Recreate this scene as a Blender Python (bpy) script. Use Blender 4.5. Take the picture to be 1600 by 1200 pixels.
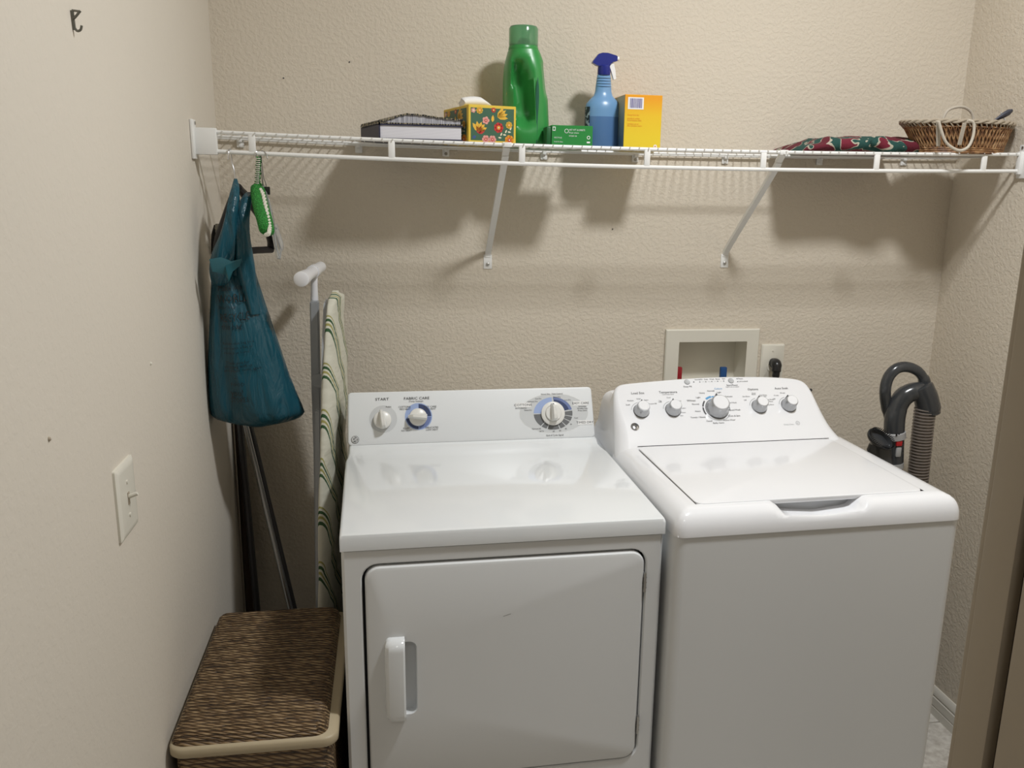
import bpy, bmesh, math, random
import numpy as np
from mathutils import Vector, Matrix, noise
PI = math.pi
random.seed(4)
for o in list(bpy.data.objects): bpy.data.objects.remove(o, do_unlink=True)
COL = bpy.context.scene.collection
sc = bpy.context.scene

# ------------------------------------------------------------------ camera
CP = Vector((.1165, -2.6432, 1.6121)); YAW, PIT, ROL, FPX, SX, SY = .1673, -.24, .0189, 1382.24, 43.84, 22.26
cf = Vector((math.sin(YAW)*math.cos(PIT), math.cos(YAW)*math.cos(PIT), math.sin(PIT)))
cr0 = Vector((math.cos(YAW), -math.sin(YAW), 0)); cu0 = cr0.cross(cf)
cr = math.cos(ROL)*cr0 + math.sin(ROL)*cu0; cu = -math.sin(ROL)*cr0 + math.cos(ROL)*cu0
cam = bpy.data.cameras.new('camera'); camo = bpy.data.objects.new('camera', cam); COL.objects.link(camo)
cam.sensor_width = 36; cam.lens = FPX/1600*36; cam.shift_x = -SX/1600; cam.shift_y = SY/1600
cam.clip_start = .02; cam.clip_end = 50
M = Matrix((cr, cu, -cf)).transposed().to_4x4(); M.translation = CP
camo.matrix_world = M; sc.camera = camo
# ------------------------------------------------------------------ world, exposure, lamps
sc.view_settings.view_transform = 'Standard'; sc.view_settings.look = 'None'
sc.view_settings.gamma = 1; sc.view_settings.use_curve_mapping = False
sc.view_settings.exposure = 0.0
w = bpy.data.worlds.new('world'); sc.world = w; w.use_nodes = True
w.node_tree.nodes['Background'].inputs[0].default_value = (.9, .92, 1, 1)
w.node_tree.nodes['Background'].inputs[1].default_value = .3
def area(name, loc, size, power, color, rot=(0, 0, 0), shape='DISK', sy=None):
    l = bpy.data.lights.new(name, 'AREA'); l.shape = shape; l.size = size; l.energy = power; l.color = color
    if sy: l.size_y = sy
    o = bpy.data.objects.new(name, l); COL.objects.link(o); o.location = loc; o.rotation_euler = rot
    return o
LAMP = (1.08, -1.37, 2.94)
area('laundry_lamp', LAMP, .25, 37.5, (.965, .985, 1))
area('hall_fill', (.25, -3.3, 2.93), .45, 5.5, (1, .97, .92))  # unseen fill light, added to lift the walls from the hall side

# ------------------------------------------------------------------ helpers
def ray(px, py): return cf + cr*((px-800-SX)/FPX) - cu*((py-600-SY)/FPX)
def at(px, py, x=None, y=None, z=None):
    d = ray(px, py)
    t = (x-CP.x)/d.x if x is not None else (y-CP.y)/d.y if y is not None else (z-CP.z)/d.z
    return CP + d*t
MATS = {}
def mat(name, col, rough=.5, metal=0., coat=0., bump=None, trans=0., alpha=1., spec=.5, sub=0., emit=None):
    m = bpy.data.materials.new(name); m.use_nodes = True; nt = m.node_tree; b = nt.nodes['Principled BSDF']
    b.inputs['Base Color'].default_value = (*col, 1); b.inputs['Roughness'].default_value = rough
    b.inputs['Metallic'].default_value = metal; b.inputs['Coat Weight'].default_value = coat
    b.inputs['Transmission Weight'].default_value = trans; b.inputs['Alpha'].default_value = alpha
    b.inputs['Specular IOR Level'].default_value = spec
    if emit: b.inputs['Emission Color'].default_value = (*col, 1); b.inputs['Emission Strength'].default_value = emit
    if bump:
        sc_, st, dist = bump
        tc = nt.nodes.new('ShaderNodeTexCoord'); n = nt.nodes.new('ShaderNodeTexNoise'); bp_ = nt.nodes.new('ShaderNodeBump')
        n.inputs['Scale'].default_value = sc_; n.inputs['Detail'].default_value = 3
        bp_.inputs['Strength'].default_value = st; bp_.inputs['Distance'].default_value = dist
        nt.links.new(tc.outputs['Object'], n.inputs['Vector']); nt.links.new(n.outputs['Fac'], bp_.inputs['Height'])
        nt.links.new(bp_.outputs['Normal'], b.inputs['Normal'])
    MATS[name] = m
    return m
def nodes(m): return m.node_tree.nodes, m.node_tree.links, m.node_tree.nodes['Principled BSDF']
def ramp(ns, stops, interp='LINEAR'):
    r = ns.new('ShaderNodeValToRGB'); r.color_ramp.interpolation = interp; e = r.color_ramp.elements
    while len(e) > 1: e.remove(e[-1])
    e[0].position = stops[0][0]; e[0].color = (*stops[0][1], 1)
    for p, c in stops[1:]:
        k = e.new(p); k.color = (*c, 1)
    return r
def tag(o, label=None, cat=None, group=None, kind=None):
    if label: o['label'] = label
    if cat: o['category'] = cat
    if group: o['group'] = group
    if kind: o['kind'] = kind
    return o
def empty(name, loc=(0, 0, 0), rz=0, label=None, cat=None, group=None):
    o = bpy.data.objects.new(name, None); COL.objects.link(o); o.location = loc; o.rotation_euler = (0, 0, rz)
    o.empty_display_size = .02
    return tag(o, label, cat, group)
def obj(name, bm, m, parent=None, ang=32, flat=False, loc=None):
    bmesh.ops.recalc_face_normals(bm, faces=bm.faces) if not flat else None
    bm.normal_update()
    ca = math.radians(ang)
    for e in bm.edges:
        if len(e.link_faces) == 2: e.smooth = e.calc_face_angle(0) < ca
    for f in bm.faces: f.smooth = True
    me = bpy.data.meshes.new(name); bm.to_mesh(me); bm.free()
    for k in (m if isinstance(m, (list, tuple)) else [m]): me.materials.append(k)
    o = bpy.data.objects.new(name, me); COL.objects.link(o)
    if parent: o.parent = parent
    if loc is not None: o.location = loc
    return o
def struct(name, bm, m, parent=None, **k):
    o = obj(name, bm, m, parent, **k); o['kind'] = 'structure'; return o
def BM(): return bmesh.new()
def box(bm, x0, x1, y0, y1, z0, z1, bev=0, seg=2, mi=0):
    vs = [bm.verts.new((x, y, z)) for x in (x0, x1) for y in (y0, y1) for z in (z0, z1)]
    fs = [bm.faces.new([vs[i] for i in q]) for q in ((0, 1, 3, 2), (4, 6, 7, 5), (0, 4, 5, 1), (2, 3, 7, 6), (0, 2, 6, 4), (1, 5, 7, 3))]
    for f in fs: f.material_index = mi
    if bev:
        es = list({e for f in fs for e in f.edges})
        r = bmesh.ops.bevel(bm, geom=es, offset=bev, segments=seg, affect='EDGES', profile=.5)
        for f in r['faces']: f.material_index = mi
    return vs
def frames(pts, closed=False):
    P = [Vector(p) for p in pts]; n = len(P); T = []
    for i in range(n):
        a = P[(i-1) % n] if (closed or i > 0) else P[i]; b = P[(i+1) % n] if (closed or i < n-1) else P[i]
        T.append((b-a).normalized())
    u = T[0].orthogonal().normalized(); out = []
    for i in range(n):
        u = (u - T[i]*u.dot(T[i]))
        u = u.normalized() if u.length > 1e-6 else T[i].orthogonal().normalized()
        out.append((P[i], u, T[i].cross(u)))
    return out
def tube(bm, pts, r, seg=8, closed=False, cap=True, mi=0, up=None, flat=1.0):
    fr = frames(pts, closed); n = len(fr); rings = []
    for i, (p, a, b) in enumerate(fr):
        if up is not None:
            t = a.cross(b); b2 = Vector(up) - t*t.dot(Vector(up)); b = b2.normalized(); a = b.cross(t)
        rr = r[i] if isinstance(r, (list, tuple)) else r
        rings.append([bm.verts.new(p + a*rr*flat*math.cos(2*PI*k/seg) + b*rr*math.sin(2*PI*k/seg)) for k in range(seg)])
    for i in range(n if closed else n-1):
        A, B = rings[i], rings[(i+1) % n]
        for k in range(seg):
            f = bm.faces.new((A[k], A[(k+1) % seg], B[(k+1) % seg], B[k])); f.material_index = mi
    if cap and not closed:
        for R in (rings[0], rings[-1]):
            f = bm.faces.new(R); f.material_index = mi
    return rings
def spline(pts, n=6, closed=False):
    P = [Vector(p) for p in pts]; N = len(P); out = []
    for i in range(N if closed else N-1):
        g = (lambda k: P[k % N]) if closed else (lambda k: P[max(0, min(N-1, k))])
        p0, p1, p2, p3 = g(i-1), g(i), g(i+1), g(i+2)
        for j in range(n):
            t = j/n
            out.append(.5*((2*p1) + (p2-p0)*t + (2*p0-5*p1+4*p2-p3)*t*t + (3*p1-p0-3*p2+p3)*t**3))
    if not closed: out.append(P[-1])
    return out
def lathe(bm, prof, seg=32, mtx=None, mi=0, sx=1., sy=1.):
    rings = []
    for r, z in prof:
        if r < 1e-6: rings.append([bm.verts.new((0, 0, z))])
        else: rings.append([bm.verts.new((r*sx*math.cos(2*PI*k/seg), r*sy*math.sin(2*PI*k/seg), z)) for k in range(seg)])
    vs = [v for R in rings for v in R]
    for A, B in zip(rings, rings[1:]):
        for k in range(seg):
            a = [A[k % len(A)], A[(k+1) % len(A)]] if len(A) > 1 else [A[0]]
            b = [B[(k+1) % len(B)], B[k % len(B)]] if len(B) > 1 else [B[0]]
            if len(a)+len(b) > 2:
                f = bm.faces.new(a+b); f.material_index = mi
    for R in (rings[0], rings[-1]):
        if len(R) > 2: f = bm.faces.new(R); f.material_index = mi
    if mtx: bmesh.ops.transform(bm, matrix=mtx, verts=vs)
    return vs
def rrect(x0, x1, z0, z1, r, n=6):
    """rounded rectangle loop, counter-clockwise from lower right"""
    out = []
    for cx, cz, a0 in ((x1-r, z0+r, -90), (x1-r, z1-r, 0), (x0+r, z1-r, 90), (x0+r, z0+r, 180)):
        for k in range(n+1):
            a = math.radians(a0 + 90*k/n); out.append((cx+r*math.cos(a), cz+r*math.sin(a)))
    return out
def outer_for(x0, x1, z0, z1, inner, n=6):
    """points on a plain rectangle matching rrect() samples"""
    cs = ((x1, z0), (x1, z1), (x0, z1), (x0, z0)); out = []
    for c in range(4):
        I = inner[c*(n+1):(c+1)*(n+1)]; s, e = I[0], I[-1]
        S = (s[0], cs[c][1]) if c % 2 == 0 else (cs[c][0], s[1])
        E = (cs[c][0], e[1]) if c % 2 == 0 else (e[0], cs[c][1])
        for k in range(n+1):
            t = k/n
            if t < .5: a, b, q = S, cs[c], t*2
            else: a, b, q = cs[c], E, t*2-1
            out.append((a[0]+(b[0]-a[0])*q, a[1]+(b[1]-a[1])*q))
    return out
def skin(bm, loops, closed=True, cap0=False, cap1=False, mi=0):
    R = [[bm.verts.new(p) for p in L] for L in loops]
    for A, B in zip(R, R[1:]):
        n = len(A)
        for k in range(n if closed else n-1):
            q = []
            for v in (A[k], A[(k+1) % n], B[(k+1) % n], B[k]):
                if v not in q: q.append(v)
            f = bm.faces.new(q); f.material_index = mi
    if cap0: bm.faces.new(R[0]).material_index = mi
    if cap1: bm.faces.new(R[-1]).material_index = mi
    return R
def poly(bm, pts, h0, h1, F, bev=0, seg=2, mi=0):
    """polygon pts (a,b) extruded from h0 to h1 through mapping F(a,b,h)"""
    A = [bm.verts.new(F(a, b, h0)) for a, b in pts]; B = [bm.verts.new(F(a, b, h1)) for a, b in pts]; n = len(pts)
    fs = [bm.faces.new(A[::-1]), bm.faces.new(B)] + [bm.faces.new((A[k], A[(k+1) % n], B[(k+1) % n], B[k])) for k in range(n)]
    for f in fs: f.material_index = mi
    if bev:
        es = [e for e in fs[1].edges]
        r = bmesh.ops.bevel(bm, geom=es, offset=bev, segments=seg, affect='EDGES', profile=.5)
        for f in r['faces']: f.material_index = mi
def text_bm(items, F, res=2, off=.0004):
    """items: (string, a, b, size, align, rot, material_index[, xscale]) printed flat on surface F(a,b,h)"""
    bm = BM()
    for it in items:
        s, a, b, size, al, rot, mi = it[:7]; xs = it[7] if len(it) > 7 else 1
        c = bpy.data.curves.new('t', 'FONT'); c.body = s; c.size = size; c.align_x = al; c.align_y = 'CENTER'; c.resolution_u = res
        o = bpy.data.objects.new('t', c); COL.objects.link(o)
        dg = bpy.context.evaluated_depsgraph_get(); me = bpy.data.meshes.new_from_object(o.evaluated_get(dg))
        v0 = len(bm.verts); f0 = len(bm.faces); bm.from_mesh(me); bm.verts.ensure_lookup_table(); bm.faces.ensure_lookup_table()
        ca, sa = math.cos(rot), math.sin(rot)
        for v in bm.verts[v0:]:
            x, y = v.co.x*xs, v.co.y
            v.co = F(a + x*ca - y*sa, b + x*sa + y*ca, off)
        for f in bm.faces[f0:]: f.material_index = mi
        bpy.data.objects.remove(o); bpy.data.curves.remove(c); bpy.data.meshes.remove(me)
    return bm
def disc(bm, a, b, ra, rb, F, off=.0003, seg=28, mi=0, a0=0, a1=360, inner=0, sq=False):
    """flat print: ellipse / ring sector on surface F"""
    full = a1-a0 >= 360; n = max(3, int(seg*(a1-a0)/360)); A = []; B = []
    for k in range(n + (0 if full else 1)):
        t = math.radians(a0 + (a1-a0)*k/n)
        A.append(bm.verts.new(F(a+ra*math.cos(t), b+rb*math.sin(t), off)))
        if inner: B.append(bm.verts.new(F(a+ra*inner*math.cos(t), b+rb*inner*math.sin(t), off)))
    if not inner:
        f = bm.faces.new(A); f.material_index = mi; return
    m_ = len(A)
    for k in range(m_ if full else m_-1):
        f = bm.faces.new((A[k], A[(k+1) % m_], B[(k+1) % m_], B[k])); f.material_index = mi
def quad(bm, a0, a1, b0, b1, F, off=.0003, mi=0):
    f = bm.faces.new([bm.verts.new(F(a, b, off)) for a, b in ((a0, b0), (a1, b0), (a1, b1), (a0, b1))]); f.material_index = mi
def onwall(a, b, h): return Vector((a, -h, b))           # back wall, h towards the room
def copy_tree(o, loc=None, parent=None, label=None):
    c = o.copy(); COL.objects.link(c); c.parent = parent
    if loc is not None: c.location = loc
    if label: c['label'] = label
    for ch in [x for x in bpy.data.objects if x.parent == o]: copy_tree(ch, None, c)
    return c

# ------------------------------------------------------------------ materials
def wall_mat(name, col, st=.55, scale=95):
    m = mat(name, col, .75, spec=.3); ns, L, b = nodes(m)
    tc = ns.new('ShaderNodeTexCoord'); n1 = ns.new('ShaderNodeTexNoise'); n2 = ns.new('ShaderNodeTexNoise'); bp_ = ns.new('ShaderNodeBump')
    n1.inputs['Scale'].default_value = scale; n1.inputs['Detail'].default_value = 2.5; n1.inputs['Distortion'].default_value = .15
    r = ramp(ns, [(.42, (0, 0, 0)), (.60, (1, 1, 1))]); r.color_ramp.interpolation = 'EASE'
    L.new(tc.outputs['Object'], n1.inputs['Vector']); L.new(n1.outputs['Fac'], r.inputs[0])
    bp_.inputs['Strength'].default_value = st; bp_.inputs['Distance'].default_value = .0016
    L.new(r.outputs[0], bp_.inputs['Height']); L.new(bp_.outputs[0], b.inputs['Normal'])
    n2.inputs['Scale'].default_value = 1.3; L.new(tc.outputs['Object'], n2.inputs['Vector'])
    mx = ns.new('ShaderNodeMix'); mx.data_type = 'RGBA'; L.new(n2.outputs['Fac'], mx.inputs[0])
    mx.inputs[6].default_value = (*[c*.97 for c in col], 1); mx.inputs[7].default_value = (*[min(1, c*1.03) for c in col], 1)
    L.new(mx.outputs[2], b.inputs['Base Color'])
    return m
WALLC = (.675, .605, .50)
m_wall = wall_mat('beige_textured_paint', WALLC, .42)
m_wall_l = wall_mat('beige_smooth_paint', (.69, .635, .55), .12, 70)
m_hall = mat('hall_wall_low_bounce', (.13, .11, .085), .8)  # unseen walls, darkened to cut the bounce onto the machine fronts
m_ceil = mat('white_ceiling', (.62, .61, .58), .9, bump=(80, .3, .002))
m_jamb = mat('tan_door_frame_paint', (.40, .34, .26), .55)
m_gap = mat('dark_gap', (.05, .035, .025), .8)
m_tile = mat('grey_floor_tile', (.62, .585, .52), .35)
ns, L, b = nodes(m_tile); n_ = ns.new('ShaderNodeTexNoise'); n_.inputs['Scale'].default_value = 14; n_.inputs['Detail'].default_value = 6
r_ = ramp(ns, [(.35, (.50, .46, .41)), (.65, (.70, .67, .61))]); L.new(n_.outputs['Fac'], r_.inputs[0]); L.new(r_.outputs[0], b.inputs['Base Color'])
m_grout = mat('grout', (.38, .36, .32), .9)
m_base = mat('off_white_trim', (.70, .67, .60), .45)
m_enamel = mat('white_enamel', (.77, .79, .80), .10, coat=.3)
m_panel = mat('white_console_enamel', (.77, .79, .80), .36)
m_cab = mat('white_painted_steel', (.72, .73, .73), .34)
m_wplastic = mat('white_washer_plastic', (.86, .865, .885), .16, coat=.3)
m_knob = mat('warm_white_knob', (.78, .77, .73), .3)
m_dark = mat('dark_print', (.06, .06, .065), .5)
m_grey = mat('silver_grey_print', (.48, .49, .50), .4)
m_lgrey = mat('light_grey_print', (.62, .635, .64), .4)
m_blue1 = mat('pale_blue_print', (.36, .46, .72), .4)
m_blue2 = mat('navy_print', (.05, .07, .16), .4)
m_blue3 = mat('mid_blue_print', (.17, .22, .42), .4)
m_dgrey = mat('charcoal_print', (.16, .165, .17), .4)
m_white = mat('white_print', (.88, .88, .87), .4)
m_chrome = mat('chrome', (.72, .73, .75), .14, 1.)
m_gap2 = mat('black_rubber_gap', (.015, .015, .017), .7)
m_wirew = mat('white_vinyl_coating', (.84, .835, .81), .35)
m_ivory = mat('ivory_plastic', (.74, .71, .62), .35)
m_blackp = mat('black_plastic', (.012, .012, .013), .3)
m_screw = mat('steel_screw', (.45, .44, .42), .35, .9)

# ------------------------------------------------------------------ room shell
FZ, CZ, XL, XR = -.095, 3.0, -.352, 1.88
YB = -4.3
JX, JY = .656, -1.95                                   # door jamb
bm = BM()                                                  # back wall with the recess for the outlet box
hx0, hx1, hz0, hz1 = 1.000, 1.228, .985, 1.132
for a0, a1, b0, b1 in ((XL-.1, hx0, FZ, CZ), (hx1, XR+.1, FZ, CZ), (hx0, hx1, hz1, CZ), (hx0, hx1, FZ, hz0)):
    box(bm, a0, a1, 0, .12, b0, b1)
bmesh.ops.remove_doubles(bm, verts=bm.verts, dist=1e-5)
struct('wall_back', bm, m_wall)
bm = BM(); box(bm, XL-.1, XL, YB, 0, FZ, CZ); struct('wall_left', bm, m_wall_l)
bm = BM(); box(bm, XR, XR+.1, YB, 0, FZ, CZ); struct('wall_right', bm, m_wall)
bm = BM(); box(bm, JX+.022, XR, JY-.17, JY-.005, FZ, CZ); box(bm, XL, JX+.022, JY-.17, JY-.005, 2.03, CZ); struct('wall_front', bm, m_hall)
bm = BM(); box(bm, XL-.1, XR+.1, YB-.1, YB, FZ, CZ); struct('wall_hall', bm, m_hall)
bm = BM(); box(bm, XL-.1, XR+.1, YB-.1, .12, CZ, CZ+.1); struct('ceiling', bm, m_ceil)
bm = BM(); box(bm, XL-.1, XR+.1, YB-.1, .12, FZ-.1, FZ-.004); floor = struct('floor', bm, m_grout)
bm = BM(); T = .33; box(bm, 0, T-.005, 0, T-.005, -.008, 0, .0015, 1)
tile0 = obj('tile', bm, m_tile, floor, loc=(XL, -.35, FZ)); first = True
for i in range(7):
    for j in range(13):
        x, y = XL+i*T-.08, -.33-j*T+.02
        if x > XR-.02: continue
        if first: tile0.location = (x, y, FZ); first = False
        else:
            t = tile0.copy(); COL.objects.link(t); t.parent = floor; t.location = (x, y, FZ)
# baseboards: profile with two grooves
def baseboard(name, x0, y0, x1, y1, nx, ny):
    prof = [(0, 0), (.013, 0), (.013, .028), (.011, .030), (.011, .033), (.013, .035), (.013, .062), (.010, .065), (.010, .069), (.012, .071), (.011, .085), (.004, .095), (0, .095)]
    bm = BM(); skin(bm, [[(x+nx*d, y+ny*d, FZ+z) for d, z in prof] for x, y in ((x0, y0), (x1, y1))], True, True, True)
    struct(name, bm, m_base)
baseboard('baseboard_right', XR, 0, XR, JY-.005, -1, 0)
baseboard('baseboard_back', XL, 0, XR, 0, 0, -1)
baseboard('baseboard_left', XL, 0, XL, JY, 1, 0)
# door frame on the right of the opening
dj = empty('door_1', (JX+.01, JY-.09, FZ)); dj['kind'] = 'structure'
def rel(o, *v): return tuple(a-b for a, b in zip(v, o.location))
def jbox(name, x0, x1, y0, y1, z0, z1, m, bev=.003):
    bm = BM(); l = dj.location; box(bm, x0-l.x, x1-l.x, y0-l.y, y1-l.y, z0-l.z, z1-l.z, bev); obj(name, bm, m, dj)
jbox('jamb_board', JX, JX+.024, JY-.0425, JY, FZ, 2.03, m_jamb)
jbox('jamb_groove', JX+.012, JX+.024, JY-.057, JY-.041, FZ, 2.03, m_gap, 0)
jbox('jamb_board', JX, JX+.024, JY-.175, JY-.056, FZ, 2.03, m_jamb)
jbox('casing', JX+.005, JX+.075, JY-.002, JY+.012, FZ, 2.09, m_jamb)
jbox('casing', JX+.005, JX+.075, JY-.192, JY-.178, FZ, 2.09, m_jamb)
jbox('jamb_board', XL, JX+.022, JY-.17, JY-.005, 2.01, 2.03, m_jamb)
# ceiling lamp fixture around the lamp (out of the frame)
cl = empty('ceiling_light', (LAMP[0], LAMP[1], CZ), 0, 'small round flush ceiling lamp above the washer', 'lamp')
bm = BM(); lathe(bm, [(.13, 0), (.13, -.02), (.12, -.03), (.10, -.03), (.10, -.055), (.092, -.055), (.092, -.01), (0, -.01)]); obj('lamp_pan', bm, m_white, cl)
cl = empty('ceiling_light', (.25, -3.3, CZ), 0, 'round flush ceiling lamp, added as unseen fill in the hallway', 'lamp')  # fixture added to go with the hall fill light, out of frame
bm = BM(); lathe(bm, [(.28, 0), (.28, -.03), (.26, -.065), (.245, -.065), (.24, -.01), (0, -.01)]); obj('lamp_pan', bm, m_white, cl)
# wall marks
for q in ((235, 568), (76, 686)):
    p = at(*q, x=XL); bm = BM(); bmesh.ops.create_uvsphere(bm, u_segments=8, v_segments=6, radius=.0035)
    tag(obj('wall_plug', bm, m_ivory if q[0] > 100 else m_jamb, loc=(XL, p.y, p.z)),
        'tiny tan wall plug in the left wall, ' + ('higher one, right of the light switch' if q[0] > 100 else 'lower one, left above the light switch'), 'wall plug')
for q in ((957, 358), (443, 122), (546, 97)):
    p = at(*q, y=0); bm = BM(); bmesh.ops.create_uvsphere(bm, u_segments=8, v_segments=6, radius=.002)
    tag(obj('nail', bm, m_dark, loc=(p.x, -.001, p.z)), {957: 'tiny dark nail in the back wall below the yellow box', 443: 'tiny nail head high on the back wall, lower of two at upper left', 546: 'tiny nail head high on the back wall, above the books'}[q[0]], 'nail')
p = at(1262, 608, y=0); bm = BM(); tube(bm, [(0, 0, 0), (0, -.02, .002)], .003, 8); lathe(bm, [(0, 0), (.005, 0), (.005, .003), (0, .004)], 10, Matrix.Translation((0, -.02, .002)) @ Matrix.Rotation(PI/2, 4, 'X'))
tag(obj('screw', bm, m_dark, loc=(p.x, 0, p.z)), 'dark screw sticking out of the back wall right of the washer console', 'screw')

# ------------------------------------------------------------------ dryer
DW = .686
dr = empty('dryer', (0, -.942, FZ), math.radians(1.25), 'white front-loading dryer, left of the two machines, with a rectangular door', 'dryer')
DZ = -FZ                                                  # local z offset (floor = 0)
def dbox(bm, a0, a1, d0, d1, z0, z1, **k): return box(bm, a0, a1, d0, d1, z0+DZ, z1+DZ, **k)
bm = BM(); dbox(bm, .002, DW-.002, .028, .735, FZ+.02, .880); obj('cabinet', bm, m_cab, dr)
# front panel with rounded door opening
iu0, iu1, iz0, iz1 = .0415, .6475, .328, .8455
bm = BM(); inn = rrect(iu0, iu1, iz0, iz1, .034); out = outer_for(.008, DW-.008, FZ+.09, .876, inn); out2 = outer_for(.002, DW-.002, FZ+.09, .880, inn)
g = lambda L, d: [(a, d, z+DZ) for a, z in L]
inn2 = rrect(iu0-.003, iu1+.003, iz0-.003, iz1+.003, .037)
skin(bm, [g(out2, .0285), g(out2, .010), g(out, .004), g(inn2, .004), g(inn, .007), g(inn, .028)]); obj('front_panel', bm, m_cab, dr)
bm = BM(); dbox(bm, .01, DW-.01, .02, .03, FZ+.02, FZ+.10); obj('toe_panel', bm, m_cab, dr)
bm = BM(); dbox(bm, iu0-.002, iu1+.002, .024, .029, iz0-.002, iz1+.002); obj('door_gasket', bm, m_gap2, dr)
for x in (.04, DW-.04):
    for y in (.06, .70):
        bm = BM(); lathe(bm, [(.02, 0), (.02, .012), (.01, .014), (.01, .03)], 12, Matrix.Translation((x, y, 0))); obj('foot', bm, m_blackp, dr)
# door
du0, du1, dz0, dz1 = .0475, .6435, .3315, .8405
door = empty('door'); door.parent = dr
ho = rrect(.104, .151, .497, .669, .016)
bm = BM(); DO = rrect(du0, du1, dz0, dz1, .031); DO2 = rrect(du0+.003, du1-.003, dz0+.003, dz1-.003, .028); DO3 = rrect(du0+.009, du1-.009, dz0+.009, dz1-.009, .022)
HI = rrect(.106, .149, .499, .667, .014)
skin(bm, [g(DO, .024), g(DO, .006), g(DO2, .001), g(DO3, -.001), g(ho, -.001), g(HI, .002), g(HI, .020)], cap0=False, cap1=True)
obj('door_skin', bm, m_cab, door)
bm = BM()
prof = []
for t in (0, .006, .016, .032, .055, .085, .12, .5, .88, .915, .945, .968, .984, .994, 1):
    zz = .4885 + .193*t; e = min(1, min(t, 1-t)/.12); cc = math.sqrt(max(0, 1-(1-e)**2)); h = .003 + .025*cc
    x0, x1 = .0835+.010*(1-cc), .1255
    L = [(x0, 0), (x0+.001, -h*.55), (x0+.008, -h*.9), (x0+.02, -h), (x1-.004, -h), (x1, -h+.003), (x1, -h+.008), (x1-.006, -.002), (x1-.006, 0)]
    prof.append([(a, d, zz+DZ) for a, d in L])
skin(bm, prof, True, True, True); tag(obj('door_handle', bm, m_enamel, door), 'white moulded pull handle')
p = (.3423, .7133); bm = BM()
quad(bm, 0, 1, 0, 1, lambda a, b, h: Vector((.334+.017*a, -.0012-h*.3, .711+DZ+.005*a+.0008*b))); obj('scratch', bm, m_dark, door, flat=True)
for zc in (.768, .416):
    bm = BM(); dbox(bm, .6435, .6475, -.001, .012, zc-.022, zc+.022, bev=.001); tube(bm, [(.6455, -.001, zc-.022+DZ), (.6455, -.001, zc+.022+DZ)], .0028, 8)
    for s in (-.012, 0, .012): box(bm, .6422, .6490, -.0025, .002, zc+s-.001+DZ, zc+s+.001+DZ)
    tag(obj('hinge', bm, m_screw, dr), 'steel door hinge')
# top panel with upswept rear
sec = [(0, .879), (-.001, .905), (.0015, .911), (.008, .914), (.30, .9145), (.49, .9145), (.515, .9165), (.537, .921), (.550, .927), (.5585, .932), (.60, .933), (.737, .933), (.737, .879)]
def tw(d): return 0 if d < .49 else .008*min(1, (d-.49)/.05)
bm = BM()
def insec(off, dz):
    c = [(max(d, 0) if d < .01 else d, z) for d, z in sec]
    return c
L0 = [(tw(d)+.0, d, z+DZ) for d, z in sec]; L1 = [(DW-tw(d)*1.7, d, z+DZ) for d, z in sec]
La = [(tw(d)+.007, d, z+DZ+(.0 if z < .9 else .0018)) for d, z in sec]; Lb = [(DW-tw(d)*1.7-.007, d, z+DZ+(.0 if z < .9 else .0018)) for d, z in sec]
L0 = [(a, d, z-(.0035 if z-DZ > .9 else 0)) for a, d, z in L0]; L1 = [(a, d, z-(.0035 if z-DZ > .9 else 0)) for a, d, z in L1]
Lc = [(tw(d)+.002, d, z+DZ-.0005) for d, z in sec]; Ld = [(DW-tw(d)*1.7-.002, d, z+DZ-.0005) for d, z in sec]
skin(bm, [L0, Lc, La, Lb, Ld, L1], True, True, True); obj('top_panel', bm, m_enamel, dr, ang=40)
# console
kk = 1/math.hypot(.05, .131)
def DC(u, t, h): return Vector((u, .560+.05*kk*t-.131*kk*h, .932+.131*kk*t+.05*kk*h+DZ))
bm = BM()
poly(bm, rrect(.0045, .6695, .0015, .1425, .010, 4), -.155, 0, lambda a, b, h: (lambda v: Vector((v.x-(.004*(b/.14) if a > .3 else -.003*(b/.14)), v.y, v.z)))(Vector((a, .56+.05*kk*b-(h if h < -.01 else 0)*1.0, .932+.131*kk*b+DZ-(.095*max(0, b)/.14 if h < -.01 else 0)))), bev=.004, seg=3)
obj('control_panel', bm, m_panel, dr)
def dcp(px, py):
    """dryer console coordinates of a ray"""
    R = Matrix.Rotation(math.radians(1.25), 3, 'Z'); P0 = R @ Vector((0, .56, .932)) + Vector((0, -.942, 0)); N = R @ Vector((0, -.131*kk, .05*kk))
    d = ray(px, py); X = CP + d*((P0-CP).dot(N)/d.dot(N)); l = R.transposed() @ (X-Vector((0, -.942, 0)))
    return l.x, (l.y-.56)*.05*kk+(l.z-.932)*.131*kk
bm = BM()
mm = [m_lgrey, m_dark, m_blue1, m_blue2, m_blue3, m_dgrey, m_white, m_grey]
# start plate, fabric ring, cycle oval
disc(bm, .0975, .0695, .036, .036, DC, .0004, mi=0)
obj('start_plate', bm, mm, dr, flat=True); bm = BM()
disc(bm, .190, .0735, .036, .036, DC, .0004, mi=2)
disc(bm, .190, .0735, .0335, .0335, DC, .0007, mi=3, a0=0, a1=88, inner=.6)
disc(bm, .190, .0735, .0335, .0335, DC, .0007, mi=4, a0=-88, a1=-3, inner=.6)
disc(bm, .190, .0735, .0335, .0335, DC, .0007, mi=3, a0=190, a1=268, inner=.6)
tag(obj('temperature_ring', bm, mm, dr, flat=True), kind='stuff'); bm = BM()
disc(bm, .557, .0715, .0955, .0535, DC, .0004, mi=0, seg=48)
disc(bm, .557, .0715, .0965, .0545, DC, .0003, mi=6, seg=48)
disc(bm, .5545, .071, .054, .0445, DC, .0007, mi=2, a0=92, a1=178, inner=.6, seg=48)
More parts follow.
